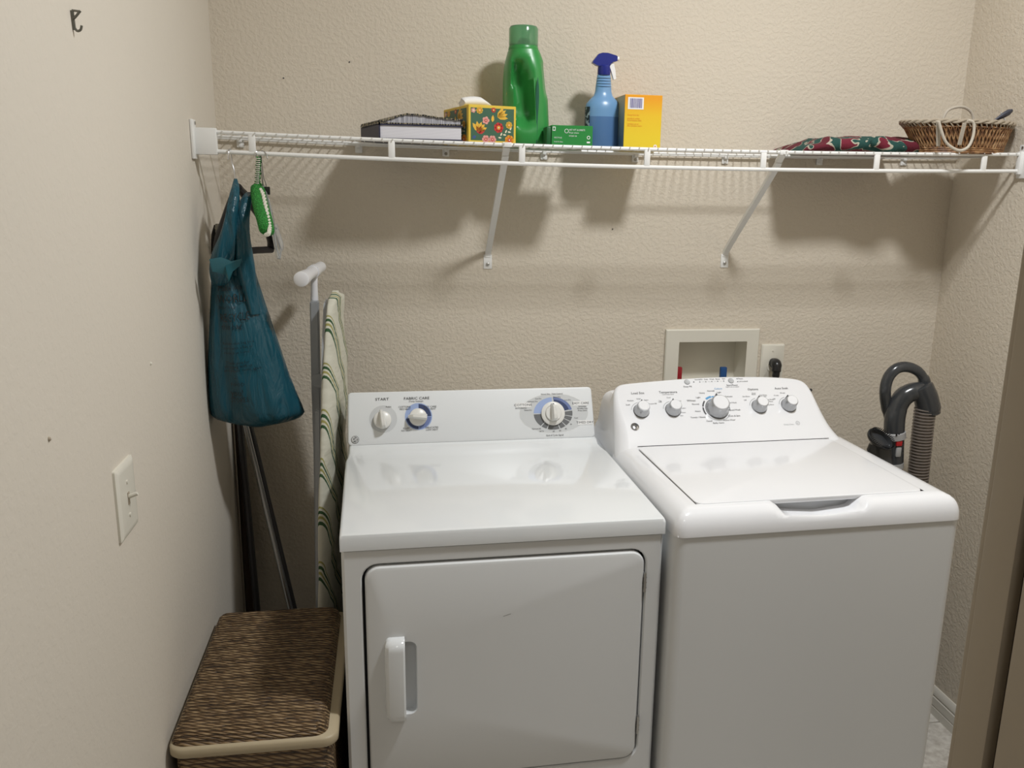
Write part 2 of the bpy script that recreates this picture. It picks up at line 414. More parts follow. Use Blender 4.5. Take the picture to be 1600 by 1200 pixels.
disc(bm, .5545, .071, .054, .0445, DC, .0007, mi=4, a0=12, a1=88, inner=.85, seg=48)
disc(bm, .5545, .071, .046, .038, DC, .0007, mi=3, a0=14, a1=86, inner=.6, seg=48)
for a0, a1 in ((182, 228), (231, 248), (251, 287), (290, 307), (310, 327), (330, 346), (349, 368)):
    disc(bm, .5545, .071, .054, .0445, DC, .0007, mi=5, a0=a0, a1=a1, inner=.6, seg=60)
for u, t, w_ in ((*dcp(817.5, 633), .0215), (*dcp(907, 630), .021), (*dcp(914, 660), .021)): quad(bm, u-w_, u+w_, t-.0062, t+.0062, DC, .0008, 6)
obj('dial_graphics', bm, mm, dr, flat=True)
def T(px, py, s, size, mi=0, al='CENTER', rot=0, xs=1): u, t = dcp(px, py); return (s, u, t, size, al, rot, mi, xs)
it = [T(597, 624, 'START', .0098, xs=1.25), T(607, 636, 'PUSH', .006), T(651, 622.5, 'FABRIC CARE', .0098, xs=1.15), T(650, 627, '(Temp Settings)', .006),
      T(632, 636, 'COTTONS', .0068), T(633, 639.5, 'REG HEAT', .0062), T(672, 635.5, 'EASY CARE', .0068), T(672, 639, 'MED HEAT', .0062), T(635, 669.5, 'FLUFF', .0068), T(635, 673, 'NO HEAT', .0062),
      T(675, 668, 'DELICATES', .0068), T(675, 671.5, 'LOW HEAT', .0062), T(817, 633, 'COTTONS', .0085, xs=1.2), T(814, 638, 'AUTOMATIC', .0055), T(907, 630, 'EASY CARE', .0085, xs=1.1),
      T(910, 635, 'Automatic', .0055), T(910, 638.2, 'Wrinkle Care', .0055), T(910, 641.4, 'Press Saver', .0055), T(914, 660, 'TIMED DRY', .0085, xs=1.1), T(867, 680, 'End of Cycle Signal', .0062),
      T(862, 615.5, 'Sensor Dry   Time Control', .0055), T(870, 620.5, 'More Dry', .0052), T(841, 623, 'Less Dry', .0048), T(832, 627.5, 'Optimum Dry', .0048), T(825, 641, 'Damp Dry', .0048), T(887, 625, 'Less Dry', .0048),
      T(900, 653, 'Cool', .0052), T(838, 670, 'Optimum 80', .0048), T(846, 674, 'Off 70', .005), T(865, 674, '60', .0055), T(875, 673, '50', .0055), T(884, 670, '40', .0055), T(892, 663, '30', .0055),
      T(833, 648, '-', .005)]
obj('printed_lettering', text_bm(it, DC, off=.0012), m_dark, dr, flat=True)
def KM(F, u, t):                                           # matrix of a console surface: x along u, y along t, z outwards
    o = F(u, t, 0); X = (F(u+1, t, 0)-o).normalized(); Y = (F(u, t+1, 0)-o).normalized(); Z = (F(u, t, 1)-o).normalized()
    m = Matrix((X, Y, Z)).transposed().to_4x4(); m.translation = o; return m
def dryer_knob(u, t, rot, r=.0235, skirt=None, mk=False):
    k = empty('knob'); k.parent = dr; k.matrix_local = KM(DC, u, t) @ Matrix.Rotation(rot, 4, 'Z')
    bm = BM()
    if skirt: lathe(bm, [(skirt, .001), (skirt, .006), (skirt-.003, .008), (r+.001, .009), (r+.001, .0075), (r, .0075), (r, .012), (r-.001, .0135), (0, .015)], 40)
    else: lathe(bm, [(r, .001), (r, .008), (r-.001, .012), (r-.006, .015), (0, .017)], 40)
    obj('knob_dial', bm, m_knob, k)
    bm = BM(); L = []
    for i in range(9):
        q = i/8; y = -r*.98 + (1.98*r+ (.006 if skirt else .003))*q; ww = .0078-.004*q**2; hh = .026*math.sin(min(1, .35+q*3)*PI/2)*math.sin(min(1, .2+(1-q)*3)*PI/2)+.009
        L.append([(-ww, y, .006), (-ww, y, hh*.75), (-ww*.5, y, hh), (ww*.5, y, hh), (ww, y, hh*.75), (ww, y, .006)])
    skin(bm, L, True, True, True); obj('grip', bm, m_knob, k)
    if mk: bm = BM(); quad(bm, -.0016, .0016, r*.86, r*1.18, lambda a, b, h: Vector((a, b, h)), .0265, 0); obj('pointer_mark', bm, m_dark, k, flat=True)
dryer_knob(.0955, .0665, math.radians(8)); dryer_knob(.1885, .0712, math.radians(86)); dryer_knob(.5535, .0705, math.radians(4), .0215, .0325, True)
def badge(parent, F, u, t, r, chrome=False):
    b = empty('round_badge'); b.parent = parent; b.matrix_local = KM(F, u, t)
    bm = BM(); lathe(bm, [(r, 0), (r, .0015), (r*.9, .0022), (0, .0022)], 32); obj('badge_disc', bm, m_chrome if chrome else m_dgrey, b)
    G = lambda a, c, h: Vector((a, c, h))
    bm = text_bm([('G', -.32*r, .0, r*1.15, 'CENTER', .2, 0), ('E', .32*r, 0, r*1.05, 'CENTER', .2, 0)], G, off=.0028)
    disc(bm, 0, 0, r*.86, r*.86, G, .0027, inner=.88, mi=0)
    for k in range(4):
        a = k*PI/2+.4; disc(bm, r*.62*math.cos(a), r*.62*math.sin(a), r*.18, r*.18, G, .0027, inner=.55, mi=0, a0=math.degrees(a)+20, a1=math.degrees(a)+250)
    obj('monogram', bm, m_white if not chrome else m_blackp, b, flat=True)
badge(dr, DC, .0238, .0175, .0100)

# ------------------------------------------------------------------ washer
WY = math.radians(2.4); WW = .692
wa = empty('washer', (.700, -.960, FZ), WY, 'white top-loading washer, right of the two machines, with a lid and five knobs', 'washer')
ql = math.hypot(.155, .152); ws, wc_ = .155/ql, .152/ql
def WC(u, t, h): return Vector((u, .47+ws*t-wc_*h, .94+wc_*t+ws*h+DZ))
def wcp(px, py):
    R = Matrix.Rotation(WY, 3, 'Z'); O = Vector((.700, -.960, 0)); P0 = R @ Vector((0, .47, .94)) + O; N = R @ Vector((0, -wc_, ws))
    d = ray(px, py); X = CP + d*((P0-CP).dot(N)/d.dot(N)); l = R.transposed() @ (X-O)
    return l.x, (l.y-.47)*ws+(l.z-.94)*wc_
bm = BM(); skin(bm, [[(a, d, z+DZ) for a, d in rrect(.001, WW-.001, .003, .70, .024, 6)] for z in (FZ+.02, .884)], True, True, True); obj('cabinet', bm, m_cab, wa, ang=25)
for x in (.05, WW-.05):
    for y in (.06, .64):
        bm = BM(); lathe(bm, [(.02, 0), (.02, .012), (.01, .014), (.01, .03)], 12, Matrix.Translation((x, y, 0))); obj('foot', bm, m_blackp, wa)
# top cover: height field around the lid well, rounded outer edge, pocket at the front
def sm(t): t = max(0, min(1, t)); return t*t*(3-2*t)
LU0, LU1, LD0, LD1 = .0585, .6165, .048, .470
def cover(u, d):
    e = min(u, WW-u, d)                                    # distance from outer edge
    R = .046; z = .937
    if d <= min(u, WW-u): R = .044
    if e < R:
        q = (R-e)/R; z = .885 + .052*math.sqrt(max(0, 1-q**2.3))
    c = (u-.345)/.115                                      # hand pocket in the front rim
    pk = sm((1.0-abs(c))/.32)*(sm((d-.003)/.012))
    if d < .09 and pk > 0: z = z - pk*max(0, z-(.898+.012*abs(c)))*.92
    return z
us = sorted(set([0, .0012, .004, .009, .016, .025, .036, .046, LU0-.002, LU0] + [LU1, LU1+.002, WW-.046, WW-.036, WW-.025, WW-.016, WW-.009, WW-.004, WW-.0012, WW] + [.08+.0125*i for i in range(43)]))
ds = [0, .0012, .004, .008, .013, .019, .026, .034, LD0-.003, LD0, .056, .066, .08, .095, .14, .22, .32, .42, .455, .47, .50]
us = [u for u in us if u <= WW]
bm = BM()
def rc(u, d):                                              # round the plan corners
    r = .024
    for cx, sx_ in ((r, -1), (WW-r, 1)):
        if d < r and (u-cx)*sx_ > 0:
            a, b_ = abs(u-cx), r-d; m_ = max(a, b_); h_ = math.hypot(a, b_)
            if h_ > 0: return (cx+sx_*a*m_/h_, r-b_*m_/h_)
    return (u, d)
V = {}
for i, u in enumerate(us):
    for j, d in enumerate(ds):
        uu, dd = rc(u, d); V[i, j] = bm.verts.new((uu, dd, cover(u, d)+DZ))
for i in range(len(us)-1):
    for j in range(len(ds)-1):
        uc, dc_ = (us[i]+us[i+1])/2, (ds[j]+ds[j+1])/2
        if LU0 < uc < LU1 and dc_ > LD0 and not (abs(uc-.345) < .125 and dc_ < .066): continue
        bm.faces.new((V[i, j], V[i+1, j], V[i+1, j+1], V[i, j+1]))
# outer skirt and pocket back wall
loop = [V[0, j] for j in range(len(ds)-1, -1, -1)] + [V[i, 0] for i in range(1, len(us))] + [V[len(us)-1, j] for j in range(1, len(ds))]
low = [bm.verts.new((v.co.x, v.co.y, v.co.z-.005)) for v in loop]; low2 = [bm.verts.new((min(max(v.co.x, .006), WW-.006), max(v.co.y, .006), v.co.z-.005)) for v in loop]
for A, B in ((loop, low), (low, low2)):
    for k in range(len(A)-1): bm.faces.new((A[k], A[k+1], B[k+1], B[k]))
obj('top_cover', bm, m_wplastic, wa, ang=60)
bm = BM(); skin(bm, [[(a, d, .888+DZ) for a, d in rrect(LU0-.003, LU1+.003, .066, LD1+.02, .02)], [(a, d, .936+DZ) for a, d in rrect(LU0-.003, LU1+.003, .066, LD1+.02, .02)]], True, True, False)
obj('lid_well', bm, m_grey, wa)
# lid: slab with rounded front corners, underside lip over the pocket
bm = BM()
def lidz(d): return .9395 + .002*(d-LD0)/.42
o1 = rrect(LU0+.0018, LU1-.0018, LD0-.004, LD1-.002, .020, 6)
o1 = [(a, d) for a, d in o1]
def ins(L, k): 
    cx, cy = .3375, .26; return [(a+(cx-a)/abs(cx-a)*k if abs(a-cx) > 1e-6 else a, d+(cy-d)/abs(cy-d)*k) for a, d in L]
skin(bm, [[(a, d, lidz(d)-.012+DZ) for a, d in ins(o1, .004)], [(a, d, lidz(d)-.004+DZ) for a, d in o1], [(a, d, lidz(d)-.001+DZ) for a, d in ins(o1, .001)], [(a, d, lidz(d)+DZ) for a, d in ins(o1, .005)]], True, True, True)
obj('lid', bm, m_wplastic, wa, ang=50)
# console body
face = [(-.004, -.075), (.002, -.03), (.010, .02), (.017, .07), (.0215, .115), (.026, .15), (.031, .175), (.040, .190), (.056, .1985), (.09, .2025), (.16, .2075), (.25, .2125), (.345, .2145), (.44, .2125), (.50, .2095), (.555, .204), (.585, .197), (.602, .184), (.612, .16), (.620, .125), (.630, .085), (.643, .045), (.662, .008), (.683, -.025), (.695, -.075)]
face = [(p.x, p.y) for p in spline([(a, b, 0) for a, b in face], 3)]
bm = BM()
def back(a, b, dep):                                       # straight back to the rear of the machine
    v = WC(a, b, 0); return Vector((v.x, max(v.y, dep), v.z))
cx, cy = .345, .07
def inset(L, k):
    out = []; n = len(L)
    for i, (a, b) in enumerate(L):
        p, q = L[max(0, i-1)], L[min(n-1, i+1)]; tx, ty = q[0]-p[0], q[1]-p[1]; l = math.hypot(tx, ty) or 1
        out.append((a+ty/l*k, b-tx/l*k))
    return out
lo = lambda L: L
fz = lambda L, h, k=0: [(lambda v: v if v.z > .89+DZ else Vector((v.x, v.y, .89+DZ)))(WC(a, b, h)) for a, b in inset(L, k)]
def rearloop(L, dep, k): return [(lambda v: Vector((v.x+(.006 if a < .345 else -.006), max(v.y+.02, dep), max(v.z-.001, .89+DZ))))(WC(a, b, -.02)) for a, b in inset(L, k)]
def Rb(b): return .034 - .024*sm((b-.02)/.16)
def arc(q):
    I = inset(face, 1.0); out = []
    for (a, b), (a2, b2) in zip(face, I):
        r = Rb(b); k = r*(1-math.cos(q*PI/2)); h = -r*(1-math.sin(q*PI/2)); v = WC(a+(a2-a)*k, b+(b2-b)*k, h); out.append(v if v.z > .89+DZ else Vector((v.x, v.y, .89+DZ)))
    return out
side = [[(lambda v: Vector((v.x, .70, v.z-.03*sm(b/.1))))(WC(a, max(b, -.05), -.014)) for a, b in face], fz(face, -.06)] + [arc(q/6) for q in range(7)]
R_ = skin(bm, side, closed=False)
bm.faces.new(R_[-1][::-1]); bm.faces.new(R_[0])
obj('console', bm, m_wplastic, wa, ang=45)
bm = BM(); quad(bm, LU0+.004, LU1-.004, -.0005, .0010, WC, .0012); obj('lid_seam', bm, m_gap2, wa, flat=True)
def washer_knob(u, t, r, h, rot=0):
    k = empty('knob'); k.parent = wa; k.matrix_local = KM(WC, u, t) @ Matrix.Rotation(rot, 4, 'Z')
    bm = BM(); lathe(bm, [(r*1.22, .0004), (r*1.20, .002), (r*1.10, .0026), (r*1.0, .0026)], 40); obj('knob_shadow_ring', bm, m_dgrey, k)  # charcoal ring paints the shadow round the knob base
    bm = BM(); lathe(bm, [(r*1.14, .0022), (r*1.13, .006), (r*1.0, h*.45), (r*.93, h*.88), (r*.86, h*.95), (r*.80, h*.95)], 40); obj('knob_ring', bm, m_ksilver, k)
    bm = BM(); lathe(bm, [(r*.80, h*.90), (r*.79, h*.985), (r*.74, h*1.01), (0, h*1.02)], 40); obj('knob_cap', bm, m_wplastic, k)
    bm = BM(); box(bm, -.0012, .0012, r*.93, r*1.1, .004, h*.95, .0004, 1); obj('pointer_mark', bm, m_dgrey, k)
m_ksilver = mat('satin_silver', (.46, .47, .485), .25, .7)
OFFK = .0
for u, t, r, h, ro in ((.0945, .1085, .0185, .030, .1), (.185, .1085, .0185, .030, .2), (.312, .1075, .0275, .036, .2), (.4375, .1095, .0185, .030, .3), (.526, .110, .0185, .030, .5)):
    washer_knob(u, t, r, h, ro)
for (px, py) in ((1073.5, 597), (1142, 595)):
    u, t = wcp(px, py); bm = BM(); lathe(bm, [(.0085, 0), (.0085, .0012), (.0075, .0026), (.006, .0022), (0, .002)], 28, KM(WC, u, t)); tag(obj('push_button', bm, m_grey, wa), 'round grey push button')
bm = BM()
u3, t3 = .312, .1075
disc(bm, u3, t3, .041, .041, WC, .0006, inner=.9, a0=88, a1=100, mi=1)
disc(bm, u3, t3, .043, .043, WC, .0006, inner=.86, a0=102, a1=128, mi=1); disc(bm, u3, t3, .042, .042, WC, .0006, inner=.9, a0=140, a1=168, mi=0); disc(bm, u3, t3, .042, .042, WC, .0006, inner=.9, a0=172, a1=205, mi=0)
disc(bm, u3, t3, .039, .039, WC, .0006, inner=.94, a0=215, a1=330, mi=2); disc(bm, u3, t3, .038, .038, WC, .0006, inner=.95, a0=-10, a1=75, mi=0)
for uu, tt in ((.0945, .1085), (.185, .1085), (.4375, .1095), (.526, .110)):
    disc(bm, uu, tt, .0285, .0285, WC, .0006, inner=.93, a0=100, a1=170, mi=2); disc(bm, uu, tt, .027, .027, WC, .0006, inner=.93, a0=20, a1=85, mi=0)
for i in range(5):
    u, t = wcp(1093.5+9.3*i, 597-.35*i); disc(bm, u, t, .0016, .0016, WC, .0006, seg=10, mi=0)
    if i: quad(bm, u-.0125, u-.004, t-.0003, t+.0003, WC, .0005, 2)
u, t = wcp(1084, 597); disc(bm, u, t, .0018, .0018, WC, .0006, seg=10, mi=0)
for q in ((1151.5, 592), (1152.5, 596.5)): u, t = wcp(*q); disc(bm, u, t, .0016, .0016, WC, .0006, seg=10, mi=0)
u, t = wcp(1246.5, 661); disc(bm, u, t, .0062, .0062, WC, .0006, inner=.82, mi=2)
m_cblue = mat('sky_blue_print', (.10, .34, .62), .4)
obj('dial_graphics', bm, [m_dark, m_cblue, m_grey], wa, flat=True)
def Q(cx, cy, s, size, mi=0, xs=1, al='CENTER'): u, t = wcp(930+cx/4, 560+cy/4); return (s, u, t, size, al, .0, mi, xs)
it = [Q(265, 218, 'Load Size', .0098), Q(455, 212, 'Temperature', .0098), Q(455, 226, 'Cold Water Rinse', .0045), Q(577, 177, 'Deep Fill', .0068), Q(645, 133, 'Sensing/Fill', .0052), Q(692, 132, 'Soak', .006), Q(728, 131, 'Wash', .006), Q(765, 130, 'Rinse', .006), Q(802, 128, 'Spin', .006),
      Q(855, 168, 'Start/Pause', .0074), Q(857, 179, 'hold 3 secs to cancel', .0046), Q(893, 128, 'Pause', .006, al='LEFT'), Q(897, 145, 'Lid Locked', .006, al='LEFT'),
      Q(768, 190, 'Colors', .0082, 1), Q(722, 204, 'Normal', .0068, 0), Q(667, 217, 'Heavy', .0066), Q(773, 213, 'Light', .0066), Q(643, 245, 'Light', .0066), Q(600, 265, 'Whites', .0085), Q(627, 287, 'Normal', .0066), Q(641, 331, 'Heavy', .0066),
      Q(643, 369, 'Towels / Sheets', .0068), Q(713, 392, 'Casual', .0066), Q(771, 404, 'Bulky Items', .0068), Q(838, 386, 'Active Wear', .0068), Q(868, 360, 'Drain & Spin', .0068), Q(871, 323, 'Speed Wash', .0068), Q(853, 278, 'Hand Wash', .006), Q(834, 239, 'Delicates', .006),
      Q(985, 194, 'Options', .0096), Q(937, 262, 'Off', .0058), Q(943, 239, 'Ext Rinse', .0055), Q(990, 218, 'Deep', .0052), Q(990, 226, 'Rinse', .0052), Q(1050, 230, '2nd Rinse', .0055), Q(1052, 239, 'Ext Spin', .0052), Q(1088, 258, 'Deep Rinse', .0055), Q(1088, 270, '2nd Rinse', .0055), Q(1096, 290, 'Ext Rinse', .0052),
      Q(1162, 188, 'Auto Soak', .0096), Q(1117, 255, 'Off', .0058), Q(1130, 232, '15 min', .0055), Q(1170, 217, '30 min', .0055), Q(1210, 413, 'Deep Clean', .0062, 2), Q(1265, 404, 'he', .0068, 2),
      Q(220, 265, 'Medium', .0055), Q(204, 291, 'Small', .0055), Q(270, 253, 'Large', .0055), Q(318, 261, 'Super', .0055), Q(358, 284, 'Precise Fill', .0055), Q(458, 246, 'Cool', .0055), Q(405, 266, 'Tap', .005), Q(405, 273, 'Cold', .005), Q(523, 266, 'Warm', .005), Q(550, 312, 'Colors', .0052), Q(550, 339, 'Warm', .0052), Q(540, 359, 'Hot', .0052)]
obj('printed_lettering', text_bm(it, WC, off=.0010), [m_dark, m_cblue, m_grey], wa, flat=True)
u, t = wcp(992, 667); badge(wa, WC, u, t, .0115, True)

# ------------------------------------------------------------------ wire shelf
def zs(x): return 1.700 + .0135*((x-.85)/1.1)**2
sh = empty('wire_shelf', (.76, 0, 1.70), 0, 'long white vinyl-coated wire shelf across the back wall with a hanging rod', 'shelf')
SO = Vector((.76, 0, 1.70))
YF = -.312
def rod(name, y, dz, r, x0=XL+.004, x1=XR-.004, n=28, seg=8):
    bm = BM(); tube(bm, [Vector((x0+(x1-x0)*k/n, y, zs(x0+(x1-x0)*k/n)+dz))-SO for k in range(n+1)], r, seg); return obj(name, bm, m_wirew, sh)
rod('front_rail', YF, 0, .0046); rod('hanging_rod', YF, -.0455, .0052, seg=10)
rod('middle_rail', -.155, -.004, .0032); rod('rear_rail', -.012, -.004, .0032)
bm = BM(); tube(bm, [(0, 0, 0), (0, YF+.012, 0), (0, YF+.003, .0005), (0, YF-.003, -.001)], .0014, 5)
wire0 = obj('deck_wire', bm, m_wirew, sh); k = 0; x = XL+.02
while x < XR-.01:
    if k: wi = wire0.copy(); COL.objects.link(wi); wi.parent = sh
    else: wi = wire0
    wi.location = Vector((x, -.008, zs(x)+.0030))-SO; x += .0254; k += 1
for x in (-.215, .121, .451, .783, 1.106, 1.435, 1.759):
    bm = BM(); box(bm, x-.0085-SO.x, x+.0085-SO.x, YF-.0045, YF+.0035, zs(x)-.0455-SO.z, zs(x)+.001-SO.z, .0034, 2); obj('lip_strut', bm, m_wirew, sh)
# end brackets on the side walls
for s, X in ((1, XL), (-1, XR)):
    bm = BM(); a, b_ = sorted((X+s*.0005, X+s*.007)); z0 = zs(X)
    box(bm, a-SO.x, b_-SO.x, YF-.030, YF+.012, z0-.066-SO.z, z0+.026-SO.z, .002)
    a, b_ = sorted((X+s*.005, X+s*.056)); 
    if s == 1: box(bm, a-SO.x, b_-SO.x, YF-.0115, YF+.008, z0-.055-SO.z, z0+.0075-SO.z, .002)
    else:
        a = X-.016; box(bm, a-SO.x, b_-SO.x, YF-.010, YF+.008, z0-.055-SO.z, z0+.0075-SO.z, .002)
    e = obj('end_bracket', bm, m_wirew, sh)
    bm = BM(); lathe(bm, [(0, 0), (.004, 0), (.004, .002), (0, .003)], 12, Matrix.Translation(Vector((X+s*.007, YF-.002, z0+.018))-SO) @ Matrix.Rotation(s*PI/2, 4, 'Y')); obj('screw', bm, m_screw, e)
# wall clips
for x, sq in ((-.29, 0), (.03, 0), (.275, 1), (.56, 0), (.835, 1), (1.115, 0), (1.42, 0), (1.70, 0)):
    bm = BM(); z = zs(x)
    box(bm, x-.010-SO.x, x+.010-SO.x, -.006, 0, z-.026-SO.z, z-.001-SO.z, .002); box(bm, x-.006-SO.x, x+.006-SO.x, -.018, -.004, z-.012-SO.z, z+.002-SO.z, .003)
    e = obj('wall_clip', bm, m_wirew, sh); bm = BM(); lathe(bm, [(0, 0), (.0045, 0), (.0045, .002), (0, .003)], 12, Matrix.Translation(Vector((x, -.006, z-.019))-SO) @ Matrix.Rotation(PI/2, 4, 'X')); obj('screw', bm, m_screw if sq else m_wirew, e)
# diagonal support brackets
for xb, xt, zb in ((.397, .412, 1.379), (1.136, 1.162, 1.385)):
    zt = zs(xt)-.004; bm = BM(); n = 14
    P = spline([(xb, -.004, zb+.012), (xb+(xt-xb)*.12, -.030, zb+.046), (xb+(xt-xb)*.85, YF+.045, zt-.052), (xt-.001, YF+.020, zt-.022), (xt, YF+.003, zt-.004)], 5)
    for w0, th in ((.0085, 0),):
        A = []
        for p, a, b_ in frames(P):
            X = Vector((1, 0, 0)); tdir = a.cross(b_); X = (X-tdir*tdir.x).normalized(); N = tdir.cross(X)
            A.append([p-SO+X*w0, p-SO+X*w0+N*.010, p-SO+X*(w0-.0018)+N*.010, p-SO+X*(w0-.0018)+N*.0018, p-SO-X*(w0-.0018)+N*.0018, p-SO-X*(w0-.0018)+N*.010, p-SO-X*w0+N*.010, p-SO-X*w0])
        skin(bm, A, True, True, True)
    box(bm, xb-.0125-SO.x, xb+.0125-SO.x, -.0025, 0, zb-.022-SO.z, zb+.020-SO.z, .001)
    box(bm, xt-.012-SO.x, xt+.012-SO.x, YF-.007, YF+.002, zt-.002-SO.z, zt+.010-SO.z, .002)
    e = obj('support_bracket', bm, m_wirew, sh); bm = BM(); lathe(bm, [(0, 0), (.005, 0), (.005, .003), (.003, .0045), (0, .005)], 12, Matrix.Translation(Vector((xb, -.0025, zb-.008))-SO) @ Matrix.Rotation(PI/2, 4, 'X')); obj('screw', bm, m_screw, e)
def top(x): return zs(x)+.0046

# ------------------------------------------------------------------ things on the shelf
def frame2(o): return o
# large navy book
def book(name, label, px0, px1, yf, dep, th, z0, mcover, mpage, skew=0, cov=.0035, back_shift=-.03, mats_extra=None):
    a, b_ = at(px0, 205, y=yf), at(px1, 205, y=yf); x0, x1 = a.x, b_.x
    e = empty(name, (x0, yf, z0), 0, label, 'book'); Wd = x1-x0
    F = lambda a_, d, z: Vector((a_+back_shift*d/dep, d, z))
    def sb(bm, a0, a1, d0, d1, zz0, zz1, bev=0): 
        vs = box(bm, a0, a1, d0, d1, zz0, zz1, bev=0)
        for v in vs: v.co = F(*v.co)
    bm = BM(); sb(bm, 0, Wd, 0, dep, 0, cov); sb(bm, 0, Wd, 0, dep, th-cov, th); sb(bm, 0, cov, 0, dep, 0, th)
    obj('cover', bm, mcover, e)
    bm = BM(); sb(bm, cov, Wd-.003, .003, dep-.003, cov, th-cov); obj('pages', bm, mpage, e)
    return e
m_navy = mat('navy_cloth_cover', (.022, .022, .05), .55)
m_paper = mat('white_pages', (.76, .75, .80), .7); ns, L, b = nodes(m_paper)
tc = ns.new('ShaderNodeTexCoord'); wv = ns.new('ShaderNodeTexWave'); wv.bands_direction = 'Z'; wv.inputs['Scale'].default_value = 160; wv.inputs['Distortion'].default_value = 1.5
r_ = ramp(ns, [(0, (.56, .55, .60)), (.5, (.78, .77, .81)), (1, (.80, .79, .83))]); L.new(tc.outputs['Object'], wv.inputs['Vector']); L.new(wv.outputs['Fac'], r_.inputs[0]); L.new(r_.outputs[0], b.inputs['Base Color'])
bk = book('book', 'thick navy hardcover book lying flat at the left end of the shelf items', 592, 723, -.262, .23, .038, top(.15), m_navy, m_paper, back_shift=-.052)
m_zeb = mat('black_gold_zebra_cover', (.1, .1, .1), .5); ns, L, b = nodes(m_zeb)
tc = ns.new('ShaderNodeTexCoord'); wv = ns.new('ShaderNodeTexWave'); wv.inputs['Scale'].default_value = 45; wv.inputs['Distortion'].default_value = 9; wv.inputs['Detail'].default_value = 2; wv.inputs['Detail Scale'].default_value = 2
r_ = ramp(ns, [(.0, (.01, .01, .012)), (.55, (.30, .26, .17))], 'CONSTANT'); L.new(tc.outputs['Object'], wv.inputs['Vector']); L.new(wv.outputs['Fac'], r_.inputs[0]); L.new(r_.outputs[0], b.inputs['Base Color'])
m_gpage = mat('grey_page_edges', (.40, .40, .45), .6); ns, L, b = nodes(m_gpage)
tc = ns.new('ShaderNodeTexCoord'); wv = ns.new('ShaderNodeTexNoise'); mp = ns.new('ShaderNodeMapping'); mp.inputs['Scale'].default_value = (70, 1, 3)
r_ = ramp(ns, [(.35, (.22, .22, .26)), (.65, (.60, .60, .64))]); L.new(tc.outputs['Object'], mp.inputs[0]); L.new(mp.outputs[0], wv.inputs['Vector']); L.new(wv.outputs['Fac'], r_.inputs[0]); L.new(r_.outputs[0], b.inputs['Base Color'])
# zebra notebook: bulging soft cover
xa, xb_ = at(592, 190, y=-.262).x, at(723, 190, y=-.262).x
nb = empty('notebook', (xa, -.260, top(.15)+.0382), 0, 'black and gold zebra-patterned notebook with bulging pages on top of the navy book', 'notebook')
bm = BM(); Wn = xb_-xa; rows = []
def ntop(q): return .007 + .0195*(sm(q/.35))*(1-.55*sm((q-.35)/.65)*1.0)
for up in (1,):
    L_ = []
    for k in range(25):
        q = k/24; L_.append((q*Wn, ntop(q)+.0012*math.sin(q*60)))
    for d in (0, .06, .12, .18, .215):
        rows.append([(a-.052*d/.215, d, z) for a, z in L_] + [(a-.052*d/.215, d, z-.003) for a, z in L_[::-1]])
skin(bm, rows, True, True, True)
rows = []
for d in (0, .215): rows.append([(-.052*d/.215-.001, d, .0002), (Wn-.052*d/.215, d, .0002), (Wn-.052*d/.215, d, .0032), (-.052*d/.215-.001, d, .0032)])
skin(bm, rows, True, True, True)
for k in range(13): box(bm, -.052*k/13-.001, -.052*k/13+.0025, k*.0165, k*.0165+.016, .0002, .0088)
obj('cover', bm, m_zeb, nb)
bm = BM(); rows = []
for d in (.004, .21):
    rows.append([(q*Wn-.052*d/.215, d, ntop(q)-.003) for q in [.03+.95*k/20 for k in range(21)]] + [(q*Wn-.052*d/.215, d, .0032) for q in [.03+.95*k/20 for k in range(21)][::-1]])
skin(bm, rows, True, True, True); obj('pages', bm, m_gpage, nb)

